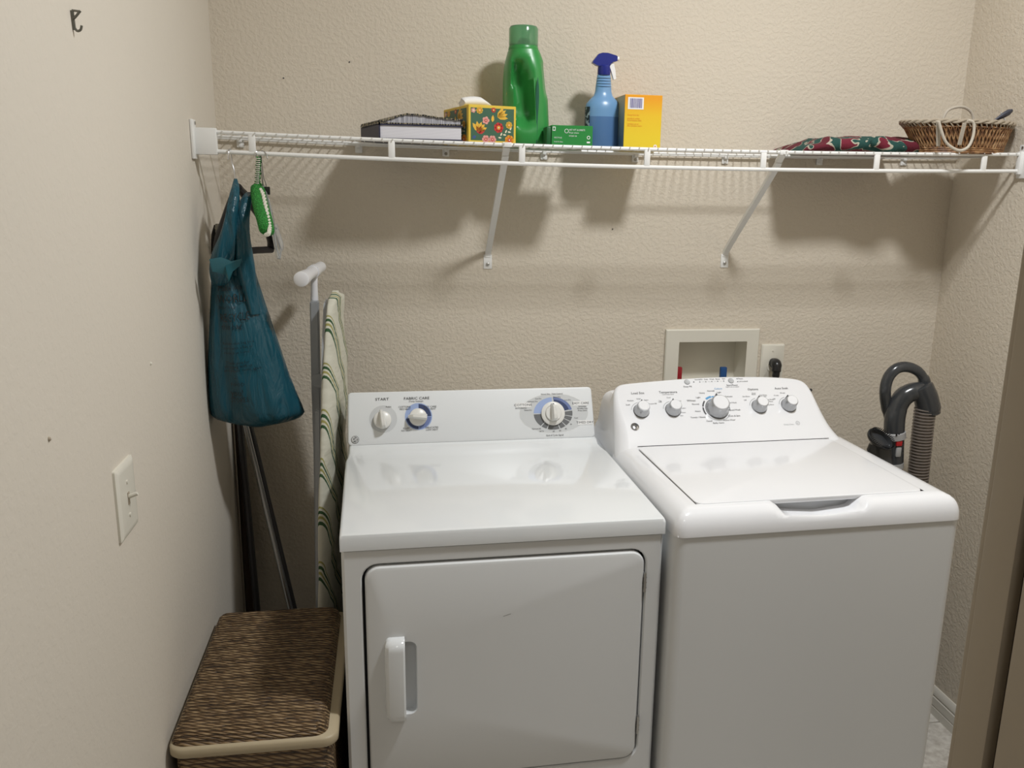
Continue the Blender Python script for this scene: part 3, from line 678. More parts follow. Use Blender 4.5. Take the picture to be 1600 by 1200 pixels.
# tissue box
m_tyel = mat('yellow_card', (.78, .55, .06), .5); m_tgrn = mat('dark_green_print', (.05, .13, .075), .5); m_red = mat('red_print', (.55, .035, .03), .5)
m_org = mat('orange_print', (.80, .30, .02), .5); m_pink = mat('pink_print', (.78, .35, .30), .5); m_gold = mat('gold_print', (.80, .47, .05), .5); m_cream = mat('cream_print', (.80, .72, .52), .5)
x0, x1 = at(732, 190, y=-.262).x, at(806, 190, y=-.23).x; zt = top(.33); Wt = (x1-x0)/math.cos(math.radians(13)); Ht = .094
tb = empty('tissue_box', (x0, -.262, zt), math.radians(13), 'flowered yellow and green tissue box with a tissue sticking out', 'tissue box')
bm = BM(); vs = box(bm, 0, Wt, 0, .225, 0, Ht, .0012, 1)
obj('carton', bm, m_tyel, tb)
def flowers(Fm, Wp, Hp, seed, full=True):
    rnd = random.Random(seed); bm = BM(); quad(bm, .006, Wp-.006, .006, Hp-.007, Fm, .0003, 0)
    def fl(a, b_, r, c1, c2, n):
        for k in range(n):
            t = 2*PI*k/n; disc(bm, a+r*.6*math.cos(t), b_+r*.6*math.sin(t), r*.46, r*.46, Fm, .0006, 12, c1)
        disc(bm, a, b_, r*.55, r*.55, Fm, .0008, 12, c1); disc(bm, a, b_, r*.42, r*.42, Fm, .0010, 12, c2); disc(bm, a, b_, r*.18, r*.18, Fm, .0012, 8, 5)
    def leaf(a, b_, l, w_, an, c):
        ca, sa = math.cos(an), math.sin(an); P = [(0, 0), (.3, .5), (.7, .42), (1, 0), (.7, -.42), (.3, -.5)]
        f = bm.faces.new([bm.verts.new(Fm(a+(x*l)*ca-(y*w_)*sa, b_+(x*l)*sa+(y*w_)*ca, .0005)) for x, y in P]); f.material_index = c
    W_, H_ = Wp, Hp
    fl(.23*W_, .86*H_, .0085, 4, 2, 8); fl(.85*W_, .50*H_, .0085, 4, 2, 8); fl(.63*W_, .42*H_, .0125, 1, 2, 7); fl(.36*W_, .60*H_, .0095, 3, 1, 5)
    fl(.36*W_, .10*H_, .010, 3, 1, 6); fl(.50*W_, .10*H_, .010, 3, 1, 6); fl(.86*W_, .10*H_, .012, 2, 1, 7); fl(.52*W_, .88*H_, .006, 1, 4, 6); fl(.1*W_, .85*H_, .006, 3, 5, 5)
    for an in (.4, .8, 1.2, 1.7, 2.2): leaf(.20*W_, .30*H_, .026, .010, an, 4)
    for an in (.6, 1.3, 1.9): leaf(.22*W_, .24*H_, .020, .009, an, 1)
    for an in (-.1, .35, .8, 1.2): leaf(.60*W_, .70*H_, .030, .010, an*.8, 4)
    leaf(.50*W_, .56*H_, .018, .008, 1.5, 4)
    for k in range(6): leaf((.62+.05*k)*W_, (.16+.04*k)*H_, .010, .004, .2 + (.9 if k % 2 else -.3), 5)
    leaf(.08*W_, .12*H_, .012, .008, .5, 6)
    return bm
fm = [m_tgrn, m_red, m_org, m_pink, m_gold, m_cream, mat('blue_print', (.05, .10, .25), .5)]
obj('printed_flowers', flowers(lambda a, b_, h: Vector((a, -h, b_)), Wt, Ht, 1), fm, tb, flat=True)
obj('printed_flowers', flowers(lambda a, b_, h: Vector((-h, .225-a*1.68, b_)), Wt, Ht, 2), fm, tb, flat=True)
m_tissue = mat('white_tissue', (.86, .85, .84), .8)
bm = BM(); rows = []
for i in range(9):
    q = i/8; rows.append([(.012+.075*q + .004*math.sin(j*1.3), .10+.05*math.cos(j/11*2*PI)*.5, Ht+.001+(.022+.006*math.sin(q*3))*(.5+.5*math.sin(j/11*2*PI)) - (.012*max(0, q-.8)*5*(.5+.5*math.sin(j/11*2*PI)))) for j in range(11)])
bmesh.ops
skin(bm, rows, True, True, True); obj('tissue', bm, m_tissue, tb, ang=80)

# detergent bottle
yb = -.135; pL, pR = at(783, 150, y=yb), at(853, 200, y=yb); cxb = at(822, 215, y=yb).x; zt = top(cxb)
m_dgreen = mat('green_bottle_plastic', (.035, .27, .06), .33); m_clearg = mat('translucent_green_cap', (.30, .60, .36), .10, trans=.75); m_slot = mat('dark_green_window', (.03, .12, .08), .2)
db = empty('detergent_bottle', (cxb, yb, zt), 0, 'tall green laundry detergent bottle with a translucent cap behind the tissue box', 'detergent bottle')
PXM = (at(900, 150, y=yb).x-at(800, 150, y=yb).x)/100
def zpx(py, y=yb, px=822): return at(px, py, y=y).z
S = [(221, .0, 63, 56), (214, 0, 68, 60), (190, -1, 69, 60), (150, -2.5, 67, 58), (125, -4, 64, 56), (108, -4.5, 61, 54), (95, -5, 56, 50), (86, -5.5, 50, 46), (80.5, -6, 46, 44)]
bm = BM(); rows = []
NB = 40
PY = [221, 217, 212] + list(range(206, 80, -5)) + [80.5]
def interp(py, k):
    for a, b_ in zip(S, S[1:]):
        if a[0] >= py >= b_[0]: q = (a[0]-py)/(a[0]-b_[0]); return a[k]+(b_[k]-a[k])*q
    return S[0][k] if py > S[0][0] else S[-1][k]
ztop = zpx(80.5)-zt
for py in PY:
    z = (221-py)/(221-80.5)*ztop; c, w_, dd = [interp(py, k)*PXM for k in (1, 2, 3)]; L_ = []
    for k in range(NB):
        a = 2*PI*k/NB; cs, sn = math.cos(a), math.sin(a); ex = .72
        x = c + w_/2*(abs(cs)**ex)*(1 if cs > 0 else -1); y = dd*.72*(abs(sn)**ex)*(1 if sn > 0 else -1)
        q = (ztop-z)/ztop
        # handle recesses on the front and right: scooped panel left of the grip
        xr = (x-c)/(w_/2)
        if sn < -.15:
            s1 = sm(1-abs((q-.46)/.40)**2.5)*sm(1-abs((xr+.30-.35*(q-.4))/.40)**4)
            y += .050*s1
            s2 = sm(1-abs((q-.30)/.20)**2.5)*sm(1-abs((xr-.98)/.28)**2); y += .022*s2
        if a < .3 or a > 2*PI-.3: x -= .006*sm(1-abs((q-.5)/.35)**2)
        L_.append((x, y, z))
    rows.append(L_)
skin(bm, rows, True, True, True); obj('bottle_body', bm, m_dgreen, db, ang=70)
c0 = -6*PXM
bm = BM(); r0 = 22.5*PXM; zc = zpx(71)-zt; z2 = zpx(42)-zt
lathe(bm, [(r0, ztop-.002), (r0+.001, ztop+.004), (r0-.0015, zc-.002), (r0-.003, zc)], 36, Matrix.Translation((c0, 0, 0))); obj('collar', bm, m_dgreen, db)
bm = BM(); lathe(bm, [(r0-.001, zc-.003), (r0-.0005, zc+.003), (r0-.0005, z2-.006), (r0-.004, z2), (r0-.010, z2+.001), (r0-.010, z2-.001), (r0-.004, z2-.003), (r0-.003, zc)], 36, Matrix.Translation((c0, 0, 0))); bm2 = bm
obj('cap', bm, m_clearg, db)
bm = BM(); lathe(bm, [(r0*.5, zc-.006), (r0*.45, zc+.010), (r0*.30, zc+.017), (r0*.15, zc+.014), (0, zc+.014)], 20, Matrix.Translation((c0+.002, 0, 0))); obj('spout', bm, m_dgreen, db)
bm = BM(); xg = (838-822)*PXM; 
pts = spline([(0, .128), (.0022, .110), (.0035, .085), (.003, .055), (.001, .02), (0, -.005)], 4)
def slotF(w_, z): return None
zm = lambda py: (221-py)/(221-80.5)*ztop
skin(bm, [[((832-822)*PXM-h_*PXM, -.72*58*PXM-.0012, zm(py)) for py, h_ in ((122, 0), (135, 2), (150, 2.5), (165, 2), (185, .8), (219, .6))], [((832-822)*PXM+h_*PXM, -.72*58*PXM-.0012, zm(py)) for py, h_ in ((122, .3), (135, 2), (150, 2.5), (165, 2), (185, .8), (219, .6))]], closed=False)
obj('level_window', bm, m_slot, db)
# wrap label on the left side
Fl = lambda a, b_, h: Vector((-.5*66*PXM*(.985)-.0012+.004*(a/.05)**2 - (.004 if b_ > .12 else 0) + (b_-.08)*.04, a, b_))
bm = BM(); skin(bm, [[Fl(a, z, 0) + Vector((-.0005, 0, 0)) for z in (.045, .08, .12, .15)] for a in (-.040, -.034, -.026, -.014, 0, .014)], closed=False); lab = obj('label', bm, m_dgreen, db)
bm = BM()
G2 = lambda a, b_, h: Fl(a, b_, 0)+Vector((-.0015-h*.5, 0, 0))
for a, b_, c, r in ((-.030, .150, 4, .008), (-.022, .14, 4, .010), (-.034, .135, 4, .006), (-.030, .10, 3, .008), (-.022, .085, 3, .012), (-.034, .075, 5, .006), (-.028, .06, 1, .008)): disc(bm, a, b_, r, r*1.3, G2, .0004, 10, c)
obj('printed_flowers', bm, fm, db, flat=True)

# spray bottle
ys_ = -.125; cxs = at(940, 222, y=ys_).x; zt = top(cxs)
m_lblue = mat('frosted_blue_plastic', (.17, .34, .58), .3); m_liq = mat('blue_liquid', (.095, .20, .40), .28); m_cob = mat('cobalt_plastic', (.014, .024, .22), .3)
sb_ = empty('spray_bottle', (cxs, ys_, zt), 0, 'pale blue spray bottle with a dark blue trigger head behind the green carton', 'spray bottle')
k = (at(1000, 150, y=ys_).x-at(900, 150, y=ys_).x)/100; zz = lambda py: max(0, at(940, py, y=ys_).z-zt)
bm = BM()
lathe(bm, [(0, .001), (25.5*k, 0), (27*k, .004), (27.3*k, zz(183))], 36, None, 0, 1, .68); obj('bottle_base', bm, m_liq, sb_)
bm = BM(); lathe(bm, [(27.2*k, zz(183)), (27*k, zz(172)), (26*k, zz(163)), (20.5*k, zz(156)), (14.8*k, zz(150)), (12.6*k, zz(143)), (11.8*k, zz(132)), (10.2*k, zz(118)), (9.5*k, zz(116))], 36, None, 0, 1, .68)
for i in range(4): lathe(bm, [((11.6-.3*i)*k, zz(136-4.4*i)), ((12.1-.3*i)*k, zz(135-4.4*i)), ((11.4-.3*i)*k, zz(134-4.4*i))], 24, None, 0, 1, .8)
obj('bottle_neck', bm, m_lblue, sb_, ang=50)
bm = BM(); lathe(bm, [(9.2*k, zz(117.5)), (9.6*k, zz(116)), (9.2*k, zz(103)), (8*k, zz(102))], 24); 
for i in range(24): a = 2*PI*i/24; tube(bm, [(9.5*k*math.cos(a), 9.5*k*math.sin(a), zz(116)), (9.2*k*math.cos(a), 9.2*k*math.sin(a), zz(105))], .0006, 4)
obj('screw_collar', bm, m_cob, sb_)
bm = BM(); hd = [(921, 99), (922, 96), (930, 85), (936, 83), (944, 83), (957, 86.5), (959, 88), (959, 95), (952, 97), (948, 101), (947, 104), (931, 104), (927, 102.5)]
poly(bm, [((a-940)*k, zz(b_)) for a, b_ in hd], -.011, .011, lambda a, b_, h: Vector((a, h, b_)), .004, 3); 
obj('spray_head', bm, m_cob, sb_)
bm = BM(); poly(bm, [((a-940)*k, zz(b_)) for a, b_ in ((950, 99), (954, 97.5), (957, 110), (958.5, 123), (955, 124), (951, 112), (948, 104))], -.006, .006, lambda a, b_, h: Vector((a, h, b_)), .001, 1); tag(obj('trigger', bm, m_white, sb_), 'white trigger')
bm = BM(); lathe(bm, [(.006, 0), (.006, .006), (.004, .007), (0, .007)], 14, Matrix.Translation(((959-940)*k, 0, zz(91))) @ Matrix.Rotation(PI/2, 4, 'Y')); tag(obj('nozzle', bm, m_white, sb_), 'white nozzle')
bm = BM(); bx_ = [math.radians(a) for a in range(176, 222, 8)]
skin(bm, [[(27.6*k*math.cos(a), 27.6*.68*k*math.sin(a), z) for a in bx_] for z in (.012, .03, .05, zz(168))], closed=False)
m_lab = mat('grey_blue_floral_label', (.3, .4, .5), .5); ns, L, b = nodes(m_lab); tc = ns.new('ShaderNodeTexCoord'); n_ = ns.new('ShaderNodeTexNoise'); n_.inputs['Scale'].default_value = 90
r_ = ramp(ns, [(.42, (.03, .04, .06)), (.55, (.35, .42, .5)), (.7, (.6, .6, .62))], 'CONSTANT'); L.new(tc.outputs['Object'], n_.inputs['Vector']); L.new(n_.outputs['Fac'], r_.inputs[0]); L.new(r_.outputs[0], b.inputs['Base Color'])
obj('label', bm, m_lab, sb_)

# green carton lying flat
m_gcart = mat('green_card', (.02, .24, .045), .45); m_gcart2 = mat('dark_green_card', (.012, .11, .03), .5)
x0, x1 = at(862, 210, y=-.265).x, at(926, 210, y=-.265).x; zt = top(.5); h = at(890, 196, y=-.265).z-zt
gb = empty('green_carton', (x0, -.265, zt), 0, 'small flat green cardboard box with white print in front of the spray bottle', 'carton')
bm = BM(); box(bm, 0, x1-x0, 0, .092, 0, h, .0008, 1); obj('box_body', bm, m_gcart, gb)
Fg = lambda a, b_, hh: Vector((a, -hh, b_)); Wg = x1-x0
bm = text_bm([('NET WT 26 SHEETS', .42*Wg, h*.78, .0062, 'LEFT', 0, 0, .8), ('Dryer sheets', .42*Wg, h*.64, .0050, 'LEFT', 0, 0), ('HOJAS 26', .42*Wg, h*.48, .0050, 'LEFT', 0, 0), ('RECYCLE', .06*Wg, h*.38, .0050, 'LEFT', 0, 0), ('fresh & clean', .06*Wg, h*.18, .0045, 'LEFT', 0, 0)], Fg, off=.0006)
disc(bm, .36*Wg, h*.72, .0055, .0055, Fg, .0006, inner=.8); quad(bm, .02*Wg, .09*Wg, h*.72, h*.92, Fg, .0006); quad(bm, .035*Wg, .075*Wg, h*.76, h*.88, Fg, .0009, 1)
disc(bm, .90*Wg, h*.42, .0045, .0045, Fg, .0006, inner=.65); quad(bm, .86*Wg, .94*Wg, h*.14, h*.22, Fg, .0006)
obj('printed_lettering', bm, [m_white, m_gcart], gb, flat=True)
bm = BM(); box(bm, -.014, -.0002, .002, .055, .0, h*.93, .004, 2); tag(obj('end_flap', bm, m_gcart2, gb), 'dark green end flap')

# yellow carton standing
m_ycart = mat('yellow_carton_card', (.80, .52, .02), .4); ns, L, b = nodes(m_ycart)
tc = ns.new('ShaderNodeTexCoord'); sp = ns.new('ShaderNodeSeparateXYZ'); r_ = ramp(ns, [(.03, (.82, .60, .03)), (.085, (.84, .54, .025)), (.13, (.85, .36, .015))]); L.new(tc.outputs['Object'], sp.inputs[0]); L.new(sp.outputs['Z'], r_.inputs[0]); L.new(r_.outputs[0], b.inputs['Base Color'])
m_yside = mat('carton_side_print', (.30, .36, .38), .5); ns, L, b = nodes(m_yside)
tc = ns.new('ShaderNodeTexCoord'); sp = ns.new('ShaderNodeSeparateXYZ'); r_ = ramp(ns, [(.02, (.10, .17, .30)), (.06, (.22, .30, .34)), (.10, (.42, .42, .34)), (.125, (.60, .45, .22))]); L.new(tc.outputs['Object'], sp.inputs[0]); L.new(sp.outputs['Z'], r_.inputs[0]); L.new(r_.outputs[0], b.inputs['Base Color'])
x0, x1 = at(975, 200, y=-.21).x, at(1033, 200, y=-.21).x; zt = top(.78); H = at(1000, 148, y=-.21).z-zt
yc = empty('yellow_carton', (x0, -.21, zt), 0, 'upright yellow and orange cardboard box with a barcode, right of the spray bottle', 'carton')
bm = BM(); box(bm, 0, x1-x0, 0, .17, 0, H, .001, 1); o = obj('box_body', bm, [m_ycart, m_yside], yc)
for p in o.data.polygons:
    if p.normal.x < -.9: p.material_index = 1
Wy = x1-x0; bm = text_bm([('Keep box for', .08*Wy, H*.625, .0060, 'LEFT', 0, 1), ('product safety', .08*Wy, H*.56, .0060, 'LEFT', 0, 1), ('information and', .08*Wy, H*.525, .0060, 'LEFT', 0, 1), ('contact us at', .08*Wy, H*.46, .0060, 'LEFT', 0, 1), ('the number here', .08*Wy, H*.425, .0060, 'LEFT', 0, 1)], Fg, off=.0006)
quad(bm, .08*Wy, .50*Wy, H*.73, H*.95, Fg, .0005, 0); rnd = random.Random(3); a = .13*Wy
while a < .45*Wy:
    w_ = rnd.choice((.0006, .0012, .0018)); quad(bm, a, a+w_, H*.755, H*.93, Fg, .0009, 2); a += w_+rnd.choice((.0007, .0012))
disc(bm, .86*Wy, H*.05, .0050, .0050, Fg, .0005, 12, 0); disc(bm, .86*Wy, H*.05, .0022, .0022, Fg, .0008, 10, 1)
obj('printed_label', bm, [m_white, m_org, mat('violet_print', (.16, .14, .34), .5)], yc, flat=True)

# folded blanket
m_blk = mat('burgundy_green_fleece', (.2, .03, .05), .95, bump=(400, .5, .003)); ns, L, b = nodes(m_blk)
tc = ns.new('ShaderNodeTexCoord'); n1 = ns.new('ShaderNodeTexNoise'); n1.inputs['Scale'].default_value = 15; n1.inputs['Detail'].default_value = 1.5; n1.inputs['Distortion'].default_value = .6
r_ = ramp(ns, [(0, (.12, .010, .022)), (.475, (.15, .014, .028)), (.48, (.42, .38, .30)), (.50, (.015, .065, .055)), (.66, (.02, .08, .065)), (.665, (.45, .42, .33)), (.69, (.16, .012, .028))], 'CONSTANT')
L.new(tc.outputs['Object'], n1.inputs['Vector']); L.new(n1.outputs['Fac'], r_.inputs[0]); L.new(r_.outputs[0], b.inputs['Base Color'])
xa, xb_ = at(1258, 225, y=-.25).x, at(1450, 225, y=-.25).x; zt = top(1.3)
bl = empty('blanket', (xa, -.262, zt), 0, 'folded burgundy and green fleece blanket lying on the shelf left of the basket', 'blanket')
bm = BM(); rows = []; nU, nV = 60, 22
Ln = xb_-xa
def bh(q): return .014+.030*sm(q/.25)*(1-.12*math.sin(q*9))+.006*sm((q-.55)/.2)*(1-sm((q-.93)/.07))
for i in range(nU+1):
    q = i/nU; row = []; e = math.sin(min(1, min(q, 1-q)/.06)*PI/2)
    for j in range(nV):
        a = 2*PI*j/nV; ex = .6; cs, sn = math.cos(a), math.sin(a)
        y = .135+.132*(abs(cs)**ex)*(1 if cs > 0 else -1)*(.75+.25*e); hh = bh(q)*(.25+.75*e)
        z = hh/2 + hh/2*(abs(sn)**ex)*(1 if sn > 0 else -1)
        p = Vector((q*Ln, y, z)); nz = noise.noise(Vector((q*9, y*18, z*9)))*.007 if sn > -.2 else 0
        row.append((p.x, p.y + (nz*.5), max(0, z+nz*max(0, sn+.2))))
    rows.append(row)
skin(bm, rows, True, True, True); obj('fleece', bm, m_blk, bl, ang=80)
bm = BM(); rows = []
for i in range(25):
    q = i/24; x = at(1395, 0, y=-.3).x-xa + (at(1452, 0, y=-.3).x-at(1395, 0, y=-.3).x)*q; r = .008+.010*math.sin(q*PI)**.6
    ring = [(x, -.001+.012*math.cos(2*PI*k/10), .026-.013*q**2 + r*math.sin(2*PI*k/10) + .004*math.sin(q*9)) for k in range(10)]; rows.append(ring)
skin(bm, rows, True, True, True); obj('fleece_fold', bm, m_blk, bl, ang=80)

# wicker basket
m_wick = mat('brown_wicker', (.30, .15, .06), .5, bump=(250, .5, .002)); ns, L, b = nodes(m_wick)
tc = ns.new('ShaderNodeTexCoord'); n1 = ns.new('ShaderNodeTexNoise'); n1.inputs['Scale'].default_value = 60
r_ = ramp(ns, [(.3, (.12, .05, .022)), (.5, (.30, .15, .06)), (.7, (.48, .30, .15))]); L.new(tc.outputs['Object'], n1.inputs['Vector']); L.new(n1.outputs['Fac'], r_.inputs[0]); L.new(r_.outputs[0], b.inputs['Base Color'])
m_wdark = mat('basket_wall_brown', (.15, .075, .035), .8); m_cane = mat('pale_cane', (.55, .50, .42), .5)
BYC = -.245
xa, xb_ = at(1438, 230, y=BYC).x, at(1560, 230, y=BYC).x; xra, xrb = at(1412, 195, y=BYC).x, min(1.872, at(1577, 195, y=BYC).x)
bcx = (xra+xrb)/2; bot = top(1.6); hB = at(1490, 191, y=BYC).z-bot
bs = empty('wicker_basket', (bcx, BYC, bot), 0, 'oval brown wicker basket with pale cane handles at the right end of the shelf', 'basket')
rb0, rb1 = (xb_-xa)/2, (xrb-xra)/2; dy0, dy1 = .075, .100; off0 = (xa+xb_)/2-bcx
def bpnt(a, q, e=0):
    rx = rb0+(rb1-rb0)*q+e; ry = dy0+(dy1-dy0)*q+e
    return Vector((off0*(1-q)+rx*math.cos(a), ry*math.sin(a), hB*q + .008*q*math.cos(a)*0))
bm = BM(); skin(bm, [[bpnt(2*PI*k/48, q, -.003) for k in range(48)] for q in (0, .5, 1)] + [[bpnt(2*PI*k/48, q, -.005) for k in range(48)] for q in (1, .5, .03)], True, True, True); obj('basket_wall', bm, m_wdark, bs)
bm = BM(); n = 72
for s in (1, -1):
    for k in range(n):
        tube(bm, [bpnt(2*PI*(k+s*q*1.6)/n, .14+.78*q, .0008*math.sin(q*8+s)) for q in (0, .33, .66, 1)], .0021, 5)
w1 = obj('wicker_lattice', bm, m_wick, bs); w1['kind'] = 'stuff'
bm = BM()
for q, r in ((.03, .0045), (.10, .003), (.16, .0022), (.80, .0022)):
    tube(bm, [bpnt(2*PI*k/56, q, .001+.0012*(1 if k % 2 else -1)) for k in range(56)], r, 6, closed=True)
obj('wicker_band', bm, m_wick, bs)
bm = BM()
for j in range(2): tube(bm, [bpnt(2*PI*k/120, .96, .002) + Vector((0, 0, .0035*math.sin(k*.9+j*PI))) + Vector((.002*math.cos(k*.9+j*PI)*math.cos(2*PI*k/120), .002*math.cos(k*.9+j*PI)*math.sin(2*PI*k/120), 0)) for k in range(120)], .0035, 6, closed=True)
for k in range(60): a = 2*PI*k/60; tube(bm, [bpnt(a, .93, .005), bpnt(a+.05, .80, .002)], .0018, 4)
tag(obj('rim', bm, mat('grey_brown_cane', (.40, .34, .26), .55), bs), 'pale wrapped cane rim')
def W(px, py, y): p = at(px, py, y=y); return p-Vector((bcx, BYC, bot))
bm = BM(); tube(bm, spline([W(1473, 196, -.16), W(1474, 184, -.16), W(1482, 172, -.16), (W(1497, 167, -.16)), W(1510, 169, -.16), W(1519, 178, -.16), W(1521, 192, -.16)], 5), .0042, 8); tag(obj('handle', bm, m_cane, bs), 'pale cane rear handle standing up')
bm = BM(); yh = -.362; tube(bm, spline([W(1467, 190, yh), W(1471, 205, yh), W(1478, 222, yh), W(1490, 232, yh), W(1502, 235, yh), W(1514, 228, yh), W(1521, 210, yh), W(1521, 192, yh), W(1512, 188, yh)], 5), .0040, 8); tag(obj('handle', bm, m_cane, bs), 'pale cane front handle hanging down')
for a, c in (((1466, 189), (1466, 228)), ((1507, 193), (1499, 226))):
    bm = BM()
    A, B = W(*a, -.357), W(*c, -.335); 
    for k in range(3): o_ = Vector((.0038*(k-1), 0, 0)); tube(bm, [A+o_, (A+B)/2+o_, B+o_], .0023, 6)
    obj('handle_strap', bm, m_cane, bs)
p = at(1562, 186, y=-.290); hb = empty('hair_brush', tuple(p), 0, 'dark slate brush end poking out of the basket at right', 'brush')
m_slate = mat('slate_plastic', (.05, .055, .08), .4)
bm = BM(); P = [at(*q, y=-.290)-p for q in ((1553, 189), (1561, 184), (1568, 180), (1576, 175.5), (1581, 173))]; tube(bm, P, [.004, .007, .010, .011, .006], 10, flat=.7); P = [at(*q, y=-.290)-p for q in ((1553, 189), (1545, 197))]; tube(bm, P, [.004, .004], 8)
obj('brush_grip', bm, m_slate, hb)
bm = BM(); A, B = [at(*q, y=-.290)-p for q in ((1564, 176), (1570, 187))]; tube(bm, [A, B], .0018, 6, flat=1); obj('brush_band', bm, m_lgrey, hb)

# ------------------------------------------------------------------ hanging things
m_hblack = mat('black_hanger_plastic', (.014, .012, .012), .38)
HX = at(360, 240, y=YF).x
# black suit hanger
hg = empty('black_hanger', (HX, YF, zs(HX)-.0455), 0, 'wide black plastic suit hanger carrying the teal plastic bag', 'hanger')
o0 = Vector(hg.location)
def HP(px, py, y): return at(px, py, y=y)-o0
bm = BM(); tube(bm, spline([(-.002, -.022, -.018), (-.001, -.017, .002), (0, -.004, .0075), (0, .010, .003), HP(362, 252, YF+.010), HP(366, 268, YF+.006), HP(369, 290, YF)], 5), .0019, 8); tag(obj('hook', bm, m_chrome, hg), 'chrome hook')
bm = BM()
C0 = HP(372, 292, YF); R1 = HP(424, 366, -.20); R2 = HP(427, 386, -.19); L1_ = HP(341, 372, -.44)
tube(bm, spline([C0, HP(385, 308, -.28), HP(404, 335, -.24), HP(418, 358, -.21), HP(425, 378, -.195), HP(424, 389, -.195)], 4), [.013]*3+[.015]*9+[.0165]*7+[.0145]+[.009], 10, flat=.7)
tube(bm, spline([C0, HP(362, 312, -.325), HP(350, 345, -.335), HP(341, 372, -.345), HP(338, 390, -.35)], 4), .011, 10, flat=.7)
tube(bm, [HP(424, 390, -.195), HP(400, 391, -.25), HP(370, 393, -.30), HP(338, 395, -.35)], .0092, 10)
obj('hanger_frame', bm, m_hblack, hg)
# little white and black brush at the wall side
lb = empty('lint_brush', tuple(at(345, 372, y=-.20)), 0, 'black brush with a whitish bristle pad hanging behind the bag against the left wall', 'brush'); o1_ = Vector(lb.location)
m_brist = mat('whitish_bristle', (.55, .53, .46), .9, bump=(500, .8, .004))
bm = BM(); P = [at(*q, y=-.20)-o1_ for q in ((338, 352), (336, 366), (336, 380), (334, 398))]; tube(bm, P, [.006, .009, .010, .007], 10); obj('brush_handle', bm, m_hblack, lb)
bm = BM(); P = [at(*q, y=-.205)-o1_ for q in ((343, 350), (345, 360), (344, 372))]; tube(bm, P, [.011, .013, .006], 12)
bmesh.ops.subdivide_edges(bm, edges=bm.edges, cuts=2)
for v in bm.verts: v.co += Vector((noise.noise(v.co*300), noise.noise(v.co*300+Vector((9, 0, 0))), noise.noise(v.co*300+Vector((0, 9, 0)))))*.004
obj('bristle_pad', bm, m_brist, lb, ang=80)

# teal plastic bag
m_bag = mat('teal_plastic_film', (.010, .078, .112), .30); ns, L, b = nodes(m_bag)
tc = ns.new('ShaderNodeTexCoord'); mp = ns.new('ShaderNodeMapping'); mp.inputs['Scale'].default_value = (1, 1, .22); n1 = ns.new('ShaderNodeTexNoise'); n1.inputs['Scale'].default_value = 28; n1.inputs['Detail'].default_value = 4; n1.inputs['Distortion'].default_value = 1.2
bp_ = ns.new('ShaderNodeBump'); bp_.inputs['Strength'].default_value = .8; bp_.inputs['Distance'].default_value = .014
L.new(tc.outputs['Object'], mp.inputs[0]); L.new(mp.outputs[0], n1.inputs['Vector']); L.new(n1.outputs['Fac'], bp_.inputs['Height']); L.new(bp_.outputs[0], b.inputs['Normal'])
BY = -.35
bag = empty('plastic_bag', tuple(at(370, 280, y=BY)), 0, 'teal plastic carrier bag with black print hanging from the black hanger', 'bag'); ob = Vector(bag.location)
# rows: py, left px, right px, depth
BR = [(396, 331, 392, .030), (410, 330, 395, .045), (425, 329, 397, .055), (445, 328, 403, .065), (470, 327, 411, .075), (500, 326, 421, .085), (530, 325, 431, .092), (560, 324, 441, .098), (590, 324, 451, .10), (615, 324, 461, .10), (635, 325, 470, .095), (648, 328, 475, .085), (656, 335, 470, .070), (662, 352, 455, .05), (666, 372, 430, .02)]
def bagrow(py):
    for a, c in zip(BR, BR[1:]):
        if a[0] <= py <= c[0]:
            q = (py-a[0])/(c[0]-a[0]); return [a[i]+(c[i]-a[i])*q for i in range(1, 4)]
    return list((BR[0] if py < BR[0][0] else BR[-1])[1:])
def bagpt(th, py, e=0):
    l, r, dp = bagrow(py); c = (l+r)/2; w_ = (r-l)/2
    A = at(c, py, y=BY); B = at(c+w_, py, y=BY); wx = B.x-A.x
    f = 1+.07*math.sin(5*th+py*.012)+.045*math.sin(9*th+.5+py*.008)+.025*math.sin(17*th-py*.016)
    sag = .0
    return Vector((A.x + wx*math.cos(th)*(1+.0*f), BY+.02 + dp*.75*math.sin(th)*f*(-1) , A.z + .004*math.sin(3*th)*(py > 640))) - ob + Vector((0, -e, 0))
bm = BM(); rows = []
for py in [396, 403, 410, 418, 425, 435, 445, 457, 470, 485, 500, 515, 530, 545, 560, 575, 590, 602, 615, 625, 635, 642, 648, 653, 657, 660, 663, 666]:
    rows.append([bagpt(2*PI*k/64, py) for k in range(64)])
# torn rim at the mouth
rows[0] = [v+Vector((0, 0, .012*math.sin(6.3*k/64*3+1.0))) for k, v in enumerate(rows[0])]
skin(bm, rows, True, False, True); obj('bag_body', bm, m_bag, bag, ang=80)
def strap(P, name='bag_handle'):
    bm = BM(); rows = []
    P = [(px, py, w_, y) for px, py, w_, y in P]
    S_ = spline([(a, b_, c) for a, b_, c, d in P], 4); Yv = spline([(d, 0, 0) for a, b_, c, d in P], 4)
    for i, (s, yy) in enumerate(zip(S_, Yv)):
        row = []
        for k in range(18):
            th = 2*PI*k/18; X = at(s.x+s.z*math.cos(th), s.y, y=yy.x); f = 1+.25*math.sin(4*th+i*.25)
            row.append(X-ob+Vector((0, -.018*(s.z/14)*math.sin(th)*f, 0)))
        rows.append(row)
    skin(bm, rows, True, True, True); obj(name, bm, m_bag, bag, ang=80)
strap([(368, 279, 2.5, -.325), (368, 292, 6, -.35), (366, 306, 8, -.37), (363, 325, 9, -.385), (360, 345, 10, -.39), (356, 370, 14, -.39), (350, 395, 19, -.385), (346, 420, 19, -.38), (345, 445, 14, -.37)])
